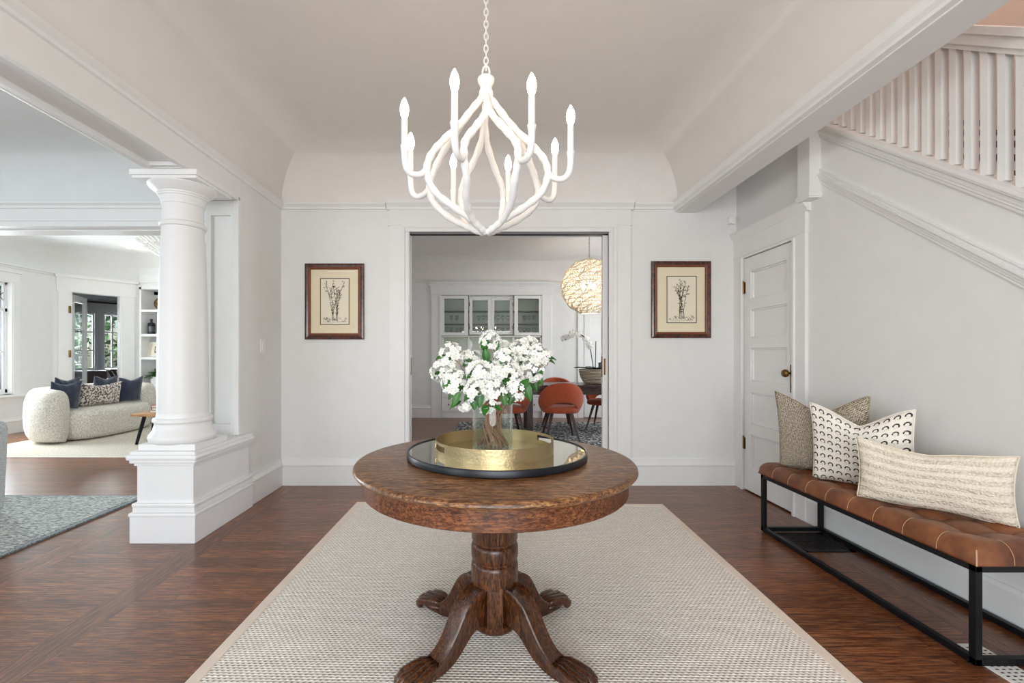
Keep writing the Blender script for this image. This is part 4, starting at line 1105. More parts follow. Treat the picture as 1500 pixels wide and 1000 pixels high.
# built-in hutch
hu = thing('built_in_hutch', 'white built-in china hutch with glass doors on the dining room wall', 'cabinet', ((HX0+HX1)/2, 8.58, 0))
hy = 8.545
def hx(px): return (px-VX)*8.55/F
def hz(py): return H-(py-VY)*8.55/F
xs = [HX0, hx(686.5), hx(752.5), HX1]
rec = .07
mb = MB().box(HX0, HX1, 8.93, 8.945, .0, HZ).box(HX0, HX0+.02, hy, 8.94, 0, HZ).box(HX1-.02, HX1, hy, 8.94, 0, HZ).box(HX0, HX1, 8.56, 8.94, hz(491.5)-.03, hz(491.5))
mb.box(HX0, HX1, hy, 8.94, HZ-.02, HZ)
mb.build('carcass', M['hutch_in'], hu)
mb = MB().box(HX0, HX1, 8.52, 8.94, .90, .94, .004); mb.build('counter', M['trim'], hu)
MB().box(HX0+.02, HX1-.02, 8.56, 8.92, .1, .90).build('base_cabinet', M['trim'], hu)
MB().box(HX0+.02, HX1-.02, 8.57, 8.92, 0, .1).build('toe_kick', M['trim'], hu)
for k in range(3):
    for a, b in ((.13,.37),(.39,.63),(.65,.88)):
        d = MB().box(xs[k]+.03, xs[k+1]-.03, 8.545, 8.562, a, b, .004).build('drawer', M['trim'], hu)
        for f_ in (.3, .7): MB().ball((xs[k]+(xs[k+1]-xs[k])*f_, 8.535, (a+b)/2), .014, 10).build('knob', M['brass_old'], d, smooth=True)
MB().box(HX0+.02, HX1-.02, 8.90, 8.93, .94, hz(493)).build('back_panel', M['hutch_in'], hu)
for x in (HX0+.02, xs[1]-.02, xs[2]-.02, HX1-.06): MB().box(x, x+.04, 8.56+(rec if x in (xs[1]-.02, xs[2]-.02) else 0), 8.60+(rec if x in (xs[1]-.02, xs[2]-.02) else 0), .94, hz(493)).build('post', M['trim'], hu)
def gdoor(x0, x1, z0, z1, y, fw=.075, hinge=None):
    d = MB().box(x0, x0+fw, y, y+.025, z0, z1, .002).box(x1-fw, x1, y, y+.025, z0, z1, .002).box(x0+fw, x1-fw, y, y+.025, z0, z0+fw*.8, .002).box(x0+fw, x1-fw, y, y+.025, z1-fw*.8, z1, .002).build('glass_door', M['trim'], hu)
    MB().box(x0+fw, x1-fw, y+.010, y+.013, z0+fw*.8, z1-fw*.8).build('pane', M['pane'], d)
    if hinge:
        for z in (z0+.1, z1-.16):
            xx = x0-.004 if hinge == 'l' else x1-.006
            MB().box(xx, xx+.012, y-.006, y+.002, z, z+.07).build('hinge', M['iron'], d)
zl, zh = hz(491), hz(433)
gdoor(xs[0]+.01, xs[1]-.012, zl, zh, hy, .07, 'l')
cm = (xs[1]+xs[2])/2
gdoor(xs[1]+.01, cm-.002, zl+.02, zh-.03, hy+rec, .06, 'l'); gdoor(cm+.002, xs[2]-.01, zl+.02, zh-.03, hy+rec, .06, 'r')
gdoor(xs[2]+.012, xs[3]-.01, zl, zh, hy, .07, None)
MB().box(xs[1], xs[2], hy+rec-.02, hy+rec+.03, zh-.03, zh+.0, .006).build('cornice', M['trim'], hu)
mb = MB()
for z in (hz(454.5), hz(473.5)): mb.box(HX0+.02, HX1-.02, 8.64, 8.92, z-.008, z, .001)
sh = mb.build('glass_shelf', M['stoneware'], hu)
mb = MB()
mb.box(hx(632), HX0+.005, 8.55, 8.58, 0, 2.345, .003).box(HX1-.005, hx(808), 8.55, 8.58, 0, 2.345, .003).box(hx(631), hx(809), 8.546, 8.58, 2.34, 2.50, .003)
mb.box(HX0-.01, HX0+.02, 8.535, 8.58, 0, 2.34).box(HX1-.02, HX1+.01, 8.535, 8.58, 0, 2.34)
mb.mould((hx(629),8.58,0), (hx(811),8.58,0), (0,-1), [(0,2.495),(.045,2.50),(.05,2.52),(.075,2.545),(.075,2.575),(0,2.575)])
struct(mb, 'trim_12', M['trim'])
# stemware on the shelves
shelf_z = [zl-.0+.0, hz(473.5)]
wine = None; spots = []
for zi, z in enumerate((hz(491.5), hz(473.5))):
    for k, px in enumerate((653,660,668,675,694,701,708,714,723,730,737,745,762,769,776,783)):
        if zi == 1 and px in (653, 675, 694, 762): continue
        spots.append((hx(px), 8.72+.05*((k*7) % 3-1), z))
names_b = {0: 'behind the left glass door', 1: 'behind the centre left glass door', 2: 'behind the centre right glass door', 3: 'behind the right glass door'}
for i, (x, y, z) in enumerate(spots):
    bay = 0 if x < xs[1] else 1 if x < cm else 2 if x < xs[2] else 3
    lab = 'stemmed wine glass on the %s hutch shelf %s' % ('bottom' if z < hz(480) else 'middle', names_b[bay])
    if wine is None:
        t = thing('wine_glass', lab, 'glass', (x, y, z+.0005), group='stemware in the hutch')
        MB().lathe([(0,0),(.03,0),(.03,.002),(.005,.006),(.004,.07),(.012,.078),(.032,.10),(.036,.125),(.031,.165),(.029,.165),(.034,.125),(.030,.102),(.008,.08),(0,.079)], (0,0,0), 16).build('bowl', M['vaseglass'], t, smooth=True, local=True)
        wine = t
    else:
        t = copy_tree(wine); t.location = (x, y, z+.0005); t['label'] = lab
q = (hx(688), 8.62+rec, .9405)
t = thing('bud_vase', 'round white vase standing in the hutch niche', 'vase', q)
MB().lathe([(0,0),(.05,0),(.04,.03),(.03,.12),(.025,.36),(.04,.40),(.055,.44),(.04,.50),(.018,.52),(.018,.54),(0,.54)], q, 20).build('body', M['ceramic'], t, smooth=True)
q = (hx(744), 8.68, .9405)
t = thing('canister', 'square white canister standing in the hutch niche', 'canister', q)
MB().box(q[0]-.07, q[0]+.07, 8.61, 8.75, q[2], q[2]+.42, .01).build('body', M['ceramic'], t)
MB().box(q[0]-.075, q[0]+.075, 8.605, 8.755, q[2]+.42, q[2]+.46, .01).build('lid', M['ceramic'], t)
# panelled door in the dining room
dd3 = bpy.data.objects.new('door_6', None); COL.objects.link(dd3); dd3.location = (2.2, 8.58, 0); dd3['kind'] = 'structure'
mb = MB().box(1.86, 2.62, 8.552, 8.579, .01, 2.04)
mb.build('door_leaf', M['trim'], dd3)
mb = MB()
for xa, xb in ((1.86, 1.97), (2.19, 2.29), (2.51, 2.62)): mb.box(xa, xb, 8.537, 8.555, .01, 2.04, .003)
for a, b in ((.01,.22),(.62,.74),(1.22,1.34),(1.9,2.04)): mb.box(1.86, 2.62, 8.5375, 8.555, a, b, .003)
mb.build('door_frame', M['trim'], dd3)
mb = MB().box(1.74, 1.86, 8.548, 8.58, 0, 2.06, .003).box(2.62, 2.74, 8.548, 8.58, 0, 2.06, .003).box(1.74, 2.74, 8.545, 8.58, 2.05, 2.25, .003).box(1.72, 2.76, 8.53, 8.58, 2.25, 2.29, .004)
struct(mb, 'trim_13', M['trim'])
# dining table
dt = thing('dining_table', 'long dark wood dining table on the patterned rug', 'table', (1.5, 6.9, zr))
tx0, tx1, ty0, ty1 = .53, 2.55, 6.50, 7.32
MB().box(tx0, tx1, ty0, ty1, .715, .75, .006).build('tabletop', M['walnut_x'], dt)
MB().box(tx0+.05, tx1-.05, ty0+.05, ty0+.075, .61, .716).box(tx0+.05, tx1-.05, ty1-.075, ty1-.05, .61, .716).box(tx0+.05, tx0+.075, ty0+.05, ty1-.05, .61, .716).box(tx1-.075, tx1-.05, ty0+.05, ty1-.05, .61, .716).build('apron', M['walnut_x'], dt)
for x in (.60, 2.40):
    for y in (ty0+.04, ty1-.12): MB().box(x, x+.08, y, y+.08, zr, .716, .004).build('leg', M['walnut'], dt)
# upholstered chairs, facing +Y in their own frame
def make_chair(label, loc, rz):
    t = thing('dining_chair', label, 'chair', loc, rz, 'rust chairs around the dining table')
    def sh_(u, v):
        a = radians(-84+168*u); k = abs(2*u-1)
        zt_ = .80-.30*k**3.2-.02*k; zb_ = .395
        if k < .64: zb_ = .395+.135*(1-(k/.64)**2.4)
        z = zb_+(zt_-zb_)*v
        r = (.285+.018*sin(pi*min(1,(z-.39)/.42)))*(1-.16*max(0, 1-(z-.39)/.14)**1.5)*(1-.10*max(0,(z-.62)/.18)**2)
        lean = -.07*max(0, (z-.42)/.38)*cos(a)
        return Vector((r*1.0*sin(a), .02-r*.86*cos(a)+lean, z))
    mb = MB().grid(sh_, 44, 14); mb.build('backrest', M['rust'], t, smooth=True, local=True, solid=.05, sub=1)
    def se_(r_, z): return [(r_*(abs(cos(a))**.75)*(1 if cos(a) > 0 else -1)*1.0, r_*(abs(sin(a))**.75)*(1 if sin(a) > 0 else -1)*.95+.02, z) for a in [2*pi*i/32 for i in range(32)]]
    mb = MB(); bm = mb.bm; L = []
    for r_, z in ((.20,.372),(.245,.376),(.262,.395),(.262,.415),(.255,.438),(.235,.452),(.18,.460),(.08,.463)): L.append([bm.verts.new(p) for p in se_(r_, z)])
    for a, b in zip(L[:-1], L[1:]):
        for i in range(32): j = (i+1) % 32; bm.faces.new((a[i], a[j], b[j], b[i]))
    bm.faces.new(L[0][::-1]); bm.faces.new(L[-1]); mb.build('seat', M['rust'], t, smooth=True, local=True)
    for sx in (-1, 1):
        for sy in (-1, 1):
            MB().tube([(sx*.13, sy*.13+.01, .385), (sx*.225, sy*.235+.01, 0)], [.019,.009], 8, flat=1.3).build('leg', M['walnut'], t, local=True)
    return t
c0_ = make_chair('rust upholstered dining chair with its back to the doorway, in front of the table', (1.045, 6.36, zr), 0)
for lab, loc, rz in (('rust dining chair half hidden behind the glass vase and bouquet', (.30, 6.36, zr), .12),
                     ('rust dining chair across the table, behind the nearest rust chair', (1.20, 7.42, zr), pi+.1),
                     ('rust dining chair at the far right, cut off by the door jamb', (1.93, 7.38, zr), pi-.5)):
    c = copy_tree(c0_); c.location = loc; c.rotation_euler = (0,0,rz); c['label'] = lab
# basket with orchid
bx, by = 1.66, 6.86; bz = .7605
bk = thing('basket', 'round woven basket planter on the dining table', 'basket', (bx, by, bz-.0))
MB().lathe([(0,0),(.17,0),(.19,.03),(.225,.10),(.245,.19),(.245,.215),(.225,.215),(.22,.12),(.16,.02),(0,.02)], (bx,by,bz), 32).build('basket_wall', M['basket'], bk, smooth=True, auto=50)
orch = thing('potted_orchid', 'white orchid with arching stems growing in the woven basket', 'plant', (bx, by, bz+.02))
MB().lathe([(0,.02),(.19,.03),(.212,.14),(.215,.17),(0,.175)], (bx,by,bz), 24).build('moss', M['dkgreen'], orch, smooth=True)
mb = MB(); r = random.Random(4)
for k in range(12):
    a = 2*pi*k/12+r.uniform(-.2,.2); d = Vector((cos(a), sin(a), .42)); L = r.uniform(.26,.36)
    leaf(mb, Vector((bx+.03*cos(a), by+.03*sin(a), bz+.19)), d, Vector((0,0,1)), L, .038, False)
mb.build('leaf_spray', M['dkgreen'], orch, smooth=True)
def orchid_stem(pts, fl, nb):
    st = spl(pts, 6); s_ = MB().tube(st, .007, 6).build('flower_stalk', M['dkgreen'], orch, smooth=True)
    mb = MB(); rr_ = random.Random(fl)
    for k in range(nb):
        p = st[-1-int(k*1.6)]+Vector((rr_.uniform(-.03,.03), rr_.uniform(-.05,.02), rr_.uniform(-.03,.03)))
        n = Vector((rr_.uniform(-.4,.4), -1, rr_.uniform(-.3,.2))).normalized(); u = n.orthogonal().normalized(); w2 = n.cross(u)
        for j in range(5):
            a = 2*pi*j/5+.3; d = u*cos(a)+w2*sin(a); leaf(mb, p, d, n, .055, .026, False)
    mb.build('orchid_flower', M['petal'], s_, smooth=True)
orchid_stem([(bx-.02,by,bz+.17), (bx-.06,by-.02,bz+.40), (bx-.10,by-.03,bz+.60), (bx-.20,by-.04,bz+.72), (bx-.33,by-.05,bz+.74), (bx-.47,by-.05,bz+.66)], 1, 14)
orchid_stem([(bx+.05,by,bz+.17), (bx+.12,by,bz+.42), (bx+.16,by-.02,bz+.62), (bx+.20,by,bz+.70)], 2, 3)
orchid_stem([(bx,by,bz+.17), (bx+.005,by,bz+.40), (bx+.01,by,bz+.64)], 3, 0)
cd = thing('candle', 'short dark candle standing in the woven basket', 'candle', (bx+.07, by-.05, bz+.172))
MB().lathe([(0,0),(.035,0),(.035,.14),(0,.14)], (bx+.07,by-.05,bz+.174), 20).build('wax', M['stoneware'], cd, smooth=True, auto=40)
MB().tube([(bx+.07,by-.05,bz+.31), (bx+.07,by-.05,bz+.33)], .002, 5).build('wick', M['black'], cd)
# woven globe pendant
px_, py_, pz_, pr_ = 1.55, 6.78, 2.215, .415
pe = thing('pendant_lamp', 'lit woven rattan globe pendant over the dining table', 'lamp', (px_, py_, ZC))
MB().lathe([(0,ZC),(.07,ZC),(.07,ZC-.02),(.01,ZC-.028),(0,ZC-.028)], (px_,py_,0), 24).build('canopy', M['steel'], pe, smooth=True, auto=40)
mb = MB(); z = ZC-.03; k = 0
while z > pz_+pr_-.02:
    mb.tube([(px_+(.008*cos(a) if k % 2 else 0), py_+(0 if k % 2 else .008*cos(a)), z-.015+.018*sin(a)) for a in [2*pi*i/8 for i in range(8)]], .0028, 5, closed=True); z -= .03; k += 1
mb.build('chain', M['steel'], pe)
mb = MB(); r = random.Random(9)
# rings and slanting strands woven round a lobed globe
def gl(th, ph): # th polar
    R = pr_*(1+.018*sin(14*th))
    return Vector((px_+R*sin(th)*cos(ph), py_+R*sin(th)*sin(ph), pz_+R*cos(th)))
for s_ in (1, -1):
    for k in range(76):
        p0 = 2*pi*k/76
        mb.tube([gl(.12+2.72*t/26, p0+s_*1.9*t/26+.06*sin(t*1.7+k)) for t in range(27)], .0048, 4, cap=False)
for k in range(19):
    th = .16+2.66*k/18
    mb.tube([gl(th, 2*pi*i/40) for i in range(40)], .0055, 4, closed=True)
mb.build('shade', M['rattan'], pe)
for k in range(3):
    a = 2*pi*k/3+.5; b_ = (px_+.09*cos(a), py_+.09*sin(a), pz_)
    MB().lathe([(0,-.05),(.014,-.04),(.032,0),(.028,.03),(.012,.05),(0,.05)], b_, 12).build('bulb', M['bulb_soft'], pe, smooth=True)
mb = MB().tube([(px_,py_,pz_+pr_), (px_,py_,pz_+.05)], .006, 6)
for k in range(3): a = 2*pi*k/3+.5; mb.tube([(px_,py_,pz_+.06), (px_+.09*cos(a), py_+.09*sin(a), pz_+.05)], .006, 6)
mb.build('lamp_holder', M['steel'], pe)

# ================================================================== living room, front part
br_ = thing('area_rug', 'blue-grey mottled rug left of the column', 'rug', (-4.3, 1.9, 0))
MB().box(-5.9, -2.86, -.3, 3.74, 0, .016, .004).build('pile', M['bluerug'], br_)
MB().box(-5.93, -2.82, -.33, 3.77, 0, .013, .004).build('binding', M['bluebind'], br_)
ac = thing('armchair', 'grey upholstered armchair at the left edge of the picture', 'chair', (-4.0, 3.0, .0162))
za = .0162
MB().box(-4.36, -3.70, 2.62, 3.20, za+.12, za+.42, .05).build('seat', M['tweed'], ac, smooth=True, auto=60)
mb = MB().poly([(-3.70,2.60,za+.03), (-3.56,2.60,za+.03), (-3.53,2.60,za+.62), (-3.545,2.60,za+.665), (-3.58,2.60,za+.685), (-3.70,2.60,za+.685)], (0,.75,0))
bmesh.ops.bevel(mb.bm, geom=mb.bm.edges[:], offset=.018, segments=3, affect='EDGES'); mb.build('armrest', M['tweed'], ac, smooth=True, auto=50)
MB().box(-4.52, -4.36, 2.60, 3.35, za+.03, za+.685, .04).build('armrest', M['tweed'], ac, smooth=True, auto=50)
MB().box(-4.38, -3.69, 3.18, 3.34, za+.1, za+.72, .05).build('backrest', M['tweed'], ac, smooth=True, auto=50)
for x in (-4.42, -3.66):
    for y in (2.66, 3.26): MB().box(x, x+.04, y, y+.04, za, za+.12).build('leg', M['walnut'], ac)

# ================================================================== living room, back part
cr_ = thing('area_rug', 'cream woven rug under the curved sofa', 'rug', (-4.8, 6.4, 0))
MB().box(-6.30, -3.0, 5.24, 7.7, 0, .010).build('pile', M['creamrug'], cr_)
MB().box(-6.33, -2.97, 5.21, 7.73, 0, .008, .002).build('binding', M['paper'], cr_)
zr2 = .0102
# curved sofa: back runs round three sides, built in its own frame (front = +X)
SO = Vector((-5.85, 6.83, zr2))
so = thing('curved_sofa', 'rounded cream boucle sofa in the far living room', 'sofa', SO, radians(3))
Ls, Ds = 1.78, .88
def back_path(u):       # u 0..1 from near arm tip round the back to the far arm tip, in local x (front +), y
    pts = [(.20,-.86),(-.02,-.87),(-.24,-.80),(-.37,-.62),(-.43,-.35),(-.445,0),(-.43,.35),(-.37,.62),(-.24,.80),(-.02,.87),(.20,.86)]
    n = len(pts)-1; x = u*n; i = min(int(x), n-1); f = x-i
    p = [Vector((pts[max(0,min(n,i+k))][0]*.82+.05, pts[max(0,min(n,i+k))][1]*.98)) for k in (-1,0,1,2)]
    return .5*((2*p[1])+(p[2]-p[0])*f+(2*p[0]-5*p[1]+4*p[2]-p[3])*f*f+(3*p[1]-p[0]-3*p[2]+p[3])*f**3)
mb = MB(); bm = mb.bm; N = 48; rings = []
for i in range(N+1):
    u = i/N; c = back_path(u); d = back_path(min(1,u+.01))-back_path(max(0,u-.01)); d.normalize(); n_ = Vector((d.y, -d.x))
    endf = sqrt(max(.0, 1-max(0, 1-min(u,1-u)/.07)**2)); hgt = .735*(.84+.16*endf) if endf < 1 else .735
    hgt *= 1-.06*(1 if min(u,1-u) < .15 else 0)*(1-min(u,1-u)/.15)
    wv = .155*max(.12, endf)
    sec = []
    for k in range(20):
        a = 2*pi*k/20; ca, sa = cos(a), sin(a)
        x = (abs(ca)**.62)*(1 if ca > 0 else -1)*wv*(1+.10*(-sa if sa < 0 else 0)*0); z = .02+(hgt-.02)*(.5+.5*(abs(sa)**.62)*(1 if sa > 0 else -1))
        bul = 1+.12*sin(pi*z/hgt); x *= bul
        sec.append(bm.verts.new((c.x+n_.x*x, c.y+n_.y*x, z)))
    rings.append(sec)
for a, b in zip(rings[:-1], rings[1:]):
    for k in range(20): j = (k+1) % 20; bm.faces.new((a[k], a[j], b[j], b[k]))
bm.faces.new(rings[0][::-1]); bm.faces.new(rings[-1]); bmesh.ops.recalc_face_normals(bm, faces=bm.faces[:])
mb.build('backrest', M['boucle'], so, smooth=True, local=True)
mb = MB(); bm = mb.bm; rings = []
for r_, z in ((.90,.015),(.97,.03),(1,.08),(1,.30),(.985,.36),(.94,.395),(.85,.41),(.4,.42)):
    ring = []
    for k in range(48):
        a = 2*pi*k/48; ca, sa = cos(a), sin(a)
        x = .42*(abs(ca)**.75)*(1 if ca > 0 else -1); y = .76*(abs(sa)**.6)*(1 if sa > 0 else -1)
        ring.append(bm.verts.new((x*r_+.01, y*r_, z)))
    rings.append(ring)
for a, b in zip(rings[:-1], rings[1:]):
    for k in range(48): j = (k+1) % 48; bm.faces.new((a[k], a[j], b[j], b[k]))
bm.faces.new(rings[0][::-1]); bm.faces.new(rings[-1]); bmesh.ops.recalc_face_normals(bm, faces=bm.faces[:])
mb.build('seat', M['boucle'], so, smooth=True, local=True)
def sp_(label, bl, br2, w_, h_, mat, lean, seed, z=.43): return pillow('sofa_pillow', label, w_, h_, .08, mat, ((bl[0],bl[1],z+zr2),(br2[0],br2[1],z+zr2),lean), chop=.05, seed=seed, group='pillows on the curved sofa')
sp_('dark navy velvet pillow at the near end of the curved sofa', (-5.86,6.03), (-5.76,6.36), .36, .40, M['navy'], -.22, 21)
sp_('second navy pillow tucked behind the near navy pillow on the sofa', (-5.97,6.20), (-5.93,6.54), .34, .44, M['navy'], -.12, 24)
sp_('spotted grey and white lumbar pillow in the middle of the sofa', (-5.87,6.46), (-5.79,7.12), .66, .34, M['leopard'], -.15, 22)
sp_('navy pillow with a raised corner at the far end of the sofa', (-5.84,7.14), (-5.72,7.46), .35, .40, M['navy'], -.15, 23)
sp_('navy pillow behind the spotted lumbar pillow', (-6.0,6.86), (-5.97,7.26), .40, .43, M['navy'], -.12, 25)
# coffee table and books
ct = thing('coffee_table', 'honey wood slab coffee table with black legs beside the column', 'table', (-4.0, 6.1, zr2))
MB().box(-4.62, -3.35, 5.85, 6.32, .385, .42, .004).build('tabletop', M['honey'], ct)
for (x, y, ox, oy) in ((-4.50,5.95,-.08,-.04), (-4.55,6.22,-.10,.04), (-3.45,5.95,.08,-.04), (-3.45,6.22,.08,.04)):
    MB().tube([(x,y,.39), (x+ox,y+oy,zr2+.005)], [.030,.022], 4).build('leg', M['black'], ct)
zz = .4205
for lab, c, wx, m in (('tan covered book lying on the coffee table, bottom of the pile', -4.28, .36, 'books_tan'), ('dark covered book in the middle of the coffee table pile', -4.27, .33, 'books_dark'), ('red covered book on top of the coffee table pile', -4.29, .30, 'books_red')):
    b = thing('book', lab, 'book', (c, 6.1, zz), group='books on the coffee table')
    MB().box(c-wx/2, c+wx/2, 5.98, 6.22, zz, zz+.004).box(c-wx/2, c+wx/2, 5.98, 6.22, zz+.029, zz+.033).box(c-wx/2, c-wx/2+.004, 5.98, 6.22, zz, zz+.033).build('cover', M[m], b)
    MB().box(c-wx/2+.004, c+wx/2-.006, 5.985, 6.215, zz+.004, zz+.029).build('pages', M['paper'], b)
    zz += .0335
# built-in bookcase
kx0, kx1 = -6.49, -5.2
bc = thing('built_in_bookcase', 'white built-in bookcase with open shelves left of the column', 'bookcase', ((kx0+kx1)/2, 8.45, 0))
MB().box(kx0, kx0+.04, 8.44, 8.82, 0, 2.46).box(kx1-.04, kx1, 8.44, 8.82, 0, 2.46).box(kx0, kx1, 8.82, 8.845, 0, 2.46).box(kx0, kx1, 8.44, 8.82, 2.42, 2.46).build('case', M['trim'], bc)
shz = [2.04, 1.584, 1.15, .638]
for z in shz: MB().box(kx0+.04, kx1-.04, 8.44, 8.82, z-.045, z+.0, .002).build('shelf', M['trim'], bc)
MB().box(kx0+.04, kx1-.04, 8.45, 8.80, 0, .593).build('base_cabinet', M['trim'], bc)
struct(MB().mould((kx0-.06,8.45,0), (-1.9,8.45,0), (0,-1), RAIL), 'trim_14', M['trim'])
def kx(px, Y=8.6): return (px-VX)*Y/F
t = thing('wicker_ball', 'gold wicker ball on the top bookcase shelf', 'ornament', (kx(237), 8.6, 2.0405))
mb = MB(); r = random.Random(3); c = Vector((kx(237), 8.6, 2.04+.125))
for k in range(26):
    a = rand_dir(r); u = a.orthogonal().normalized(); v = a.cross(u)
    mb.tube([c+(u*cos(2*pi*i/20)+v*sin(2*pi*i/20))*.118 for i in range(20)], .006, 4, closed=True)
mb.build('strands', M['brass_old'], t)
def bottle(label, x, y, z, m, s=1.0):
    t = thing('bottle', label, 'bottle', (x, y, z+.0005), group='bottles on the bookcase')
    MB().lathe([(0,0),(.06*s,0),(.062*s,.01),(.062*s,.19*s),(.05*s,.215*s),(.02*s,.225*s),(.018*s,.265*s),(0,.265*s)], (x,y,z+.0005), 20).build('body', m, t, smooth=True, auto=40)
    MB().lathe([(0,0),(.024*s,0),(.024*s,.03*s),(0,.03*s)], (x,y,z+.262*s), 16).build('stopper', M['black'], t)
    MB().lathe([(.0635*s,.05),(.0635*s,.15)], (x,y,z), 20).build('paper_label', M['stoneware'], t)
bottle('dark stoppered bottle on the second bookcase shelf', kx(222), 8.6, 1.584, M['ebony'])
bottle('brown bottle beside the column on the second bookcase shelf', kx(239.5), 8.62, 1.584, M['oxblood'])
t = thing('framed_photo', 'cream framed photo leaning on the third bookcase shelf', 'picture', (kx(229), 8.6, 1.1505))
th = radians(-9); R = Matrix.Translation((kx(229), 8.60, 1.151)) @ Matrix.Rotation(radians(-6), 4, 'Y') @ Matrix.Rotation(th, 4, 'X')
R = Matrix.Translation((kx(229), 8.60, 1.154)) @ Matrix.Rotation(th, 4, 'X')
MB().box(-.19, .19, 0, .02, 0, .29, .003, M=R).build('frame', M['paper'], t)
MB().box(-.15, .15, -.002, .001, .04, .25, M=R).build('mat', M['print'], t)
MB().box(-.045, .065, -.004, -.001, .08, .20, M=R).build('photo', M['stoneware'], t)
mb = MB()
for a, b, c_, d in ((-.03,.05,.17,.185),(-.03,-.015,.10,.17),(.0,.02,.09,.17),(.03,.05,.12,.16)): mb.box(a, b, -.0055, -.0035, c_, d, M=R)
mb.build('mark', M['paper'], t)
t = thing('potted_fern', 'green fern in a white pot on the lowest bookcase shelf', 'plant', (kx(232), 8.6, .6385))
MB().lathe([(0,0),(.10,0),(.12,.02),(.135,.15),(.125,.15),(.11,.03),(0,.03)], (kx(232),8.6,.6385), 24).build('pot', M['ceramic'], t, smooth=True, auto=50)
mb = MB(); r = random.Random(6); c = Vector((kx(232), 8.58, .77))
for k in range(34):
    a = r.uniform(0, 2*pi); e = r.uniform(.1, 1.1); d = Vector((cos(a)*cos(e), sin(a)*cos(e)*.6-.15, sin(e))); L = r.uniform(.14,.24)
    mb.tube([c, c+d*L*.6, c+d*L+Vector((0,0,-.06))], .0025, 4)
    for j in range(8):
        p = c+d*L*(.25+.09*j)-Vector((0,0,.06*(j/8)**2))
        leaf(mb, p, Vector((d.y, -d.x, .2))*(1 if j % 2 else -1)+d*.5, Vector((0,0,1)), .06, .013, False)
mb.build('fronds', M['green'], t, smooth=True)
# ceiling downlight and crystal light
q = P(199, 368.5, 7.75); t = thing('downlight', 'small recessed ceiling downlight left of the column', 'lamp', (q.x, 7.62, ZC-.004))
MB().lathe([(.05,ZC-.001),(.062,ZC-.008),(.052,ZC-.012),(.048,ZC-.004)], (q.x,7.62,0), 24, closed=True).build('trim_ring', M['white_plastic'], t, smooth=True)
MB().lathe([(0,ZC-.001),(.048,ZC-.001),(.048,ZC-.006),(0,ZC-.006)], (q.x,7.62,0), 20).build('diffuser', M['downlight'], t)
lx, ly = -4.02, 6.0
t = thing('crystal_ceiling_light', 'crystal rod ceiling light half hidden behind the column', 'lamp', (lx, ly, ZC))
MB().lathe([(0,ZC),(.09,ZC),(.09,ZC-.02),(.015,ZC-.03),(.012,2.30),(0,2.30)], (lx,ly,0), 20).build('stem', M['steel'], t, smooth=True, auto=40)
mb = MB()
for k in range(44):
    a = 2*pi*k/44
    for rr_, z in ((.50,2.66),(.44,2.58)): mb.tube([(lx+.05*cos(a), ly+.05*sin(a), 2.34), (lx+rr_*cos(a), ly+rr_*sin(a), z)], [.006,.011], 5)
mb.build('crystal_rod', M['ceramic'], t)
for k in range(3): a = 2*pi*k/3; MB().ball((lx+.1*cos(a), ly+.1*sin(a), 2.62), .03, 10).build('bulb', M['bulb_soft'], t, smooth=True)
# sunroom furniture
q = Vector(sp(.16, -.75)); 
ar = thing('leather_armchair', 'oxblood leather armchair in the sunroom behind the french door', 'chair', (q.x, q.y, 0), math.atan2(nn.y, nn.x)+pi/2)
MB().box(-.36, .36, -.36, .36, .12, .44, .05).build('seat', M['oxblood'], ar, smooth=True, local=True, auto=50)
MB().box(-.38, .38, .24, .42, .12, .88, .06).build('backrest', M['oxblood'], ar, smooth=True, local=True, auto=50)
for s_ in (-1, 1): MB().box(min(s_*.36, s_*.48), max(s_*.36, s_*.48), -.36, .40, .12, .70, .05).build('armrest', M['oxblood'], ar, smooth=True, local=True, auto=50)
for x in (-.4, .36):
    for y in (-.34, .32): MB().box(x, x+.04, y, y+.04, 0, .125).build('leg', M['walnut'], ar, local=True)
q = Vector(sp(.86, -.9))
st_ = thing('side_table', 'dark wood side table with crossed legs in the sunroom', 'table', (q.x, q.y, 0), math.atan2(dd.y, dd.x))
MB().box(-.26, .26, -.22, .22, .86, .90, .004).build('tabletop', M['walnut_x'], st_, local=True)
for y in (-.18, .16):
    MB().poly([(-.22,y,0), (-.17,y,0), (.22,y,.86), (.17,y,.86)], (0,.03,0)).poly([(.22,y,0), (.17,y,0), (-.22,y,.86), (-.17,y,.86)], (0,.03,0)).build('crossed_legs', M['walnut'], st_, local=True)

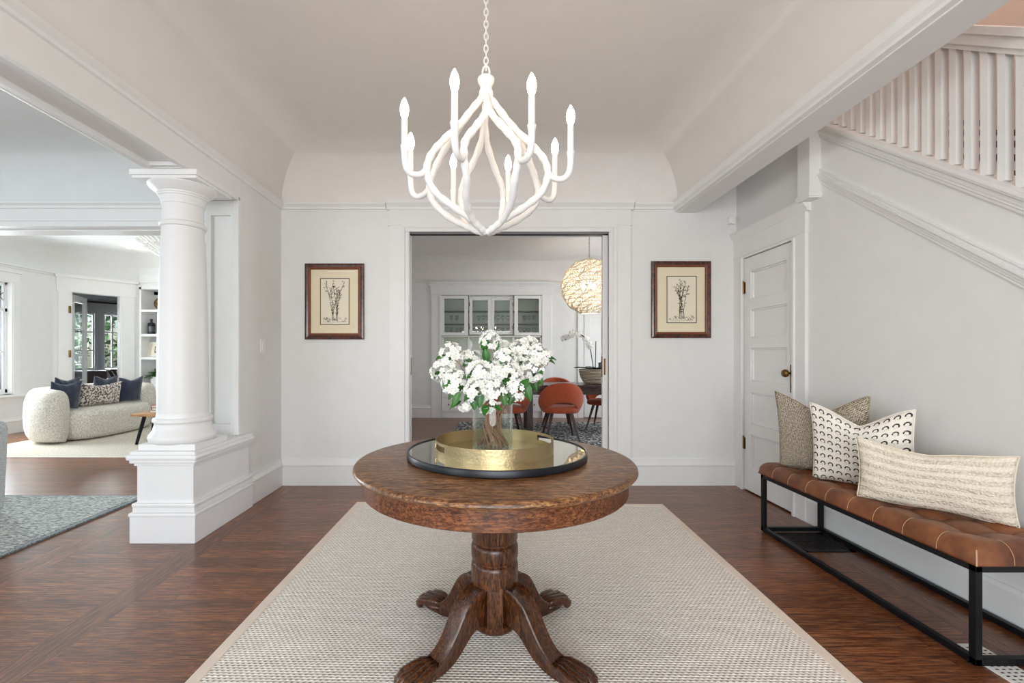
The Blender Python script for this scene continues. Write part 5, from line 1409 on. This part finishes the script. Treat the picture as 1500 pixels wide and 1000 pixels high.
# ================================================================== light
def area(name, loc, rot, sx, sy, power, col=(1,1,1), spread=180):
    l = bpy.data.lights.new(name, 'AREA'); l.shape = 'RECTANGLE'; l.size = sx; l.size_y = sy; l.energy = power; l.color = col; l.spread = radians(spread)
    o = bpy.data.objects.new(name, l); COL.objects.link(o); o.location = loc; o.rotation_euler = rot; return o
DAY = (.90, .96, 1.0); DAYB = (.84, .93, 1.0)
area('daylight_entry', (0, -2.33, 1.25), (radians(90), 0, 0), 2.8, 2.0, 125, DAY)
area('daylight_living_front', (-4.8, -2.33, 1.45), (radians(90), 0, 0), 2.9, 1.6, 92, DAYB)
area('daylight_living_left', (-7.32, 1.4, 1.45), (radians(90), 0, radians(-90)), 3.5, 1.6, 40, DAYB)
area('daylight_living_back', (-7.34, 5.8, 1.45), (radians(90), 0, radians(-90)), 1.2, 1.6, 190, DAY)
area('daylight_dining', (3.42, 6.55, 1.45), (radians(90), 0, radians(90)), 2.6, 1.6, 62, DAY)
q = sp(0, .9, 1.5); area('daylight_sunroom', q, (radians(90), 0, math.atan2(nn.y, nn.x)+pi/2), 4, 1.3, 380, DAY)
area('lamp_upstairs', (2.95, 2.4, 5.1), (0,0,0), .5, 2.0, 30, (1, .80, .66))
for p_, e in (((px_, py_, pz_), 20), ((lx, ly, 2.72), 12), ((-5.75, 7.62, 2.9), 5)):
    l = bpy.data.lights.new('lamp_glow', 'POINT'); l.energy = e; l.color = (1,.86,.70); l.shadow_soft_size = .05
    o = bpy.data.objects.new('lamp_glow', l); COL.objects.link(o); o.location = p_
vs_ = SC.view_settings; vs_.view_transform = 'Standard'; vs_.look = 'None'; vs_.gamma = 1; vs_.use_curve_mapping = False; vs_.exposure = 0.27
cy_ = SC.cycles; cy_.max_bounces = 10; cy_.diffuse_bounces = 6; cy_.glossy_bounces = 4; cy_.transmission_bounces = 8; cy_.transparent_max_bounces = 16
cy_.caustics_reflective = False; cy_.caustics_refractive = False; cy_.sample_clamp_indirect = 6; cy_.use_denoising = True
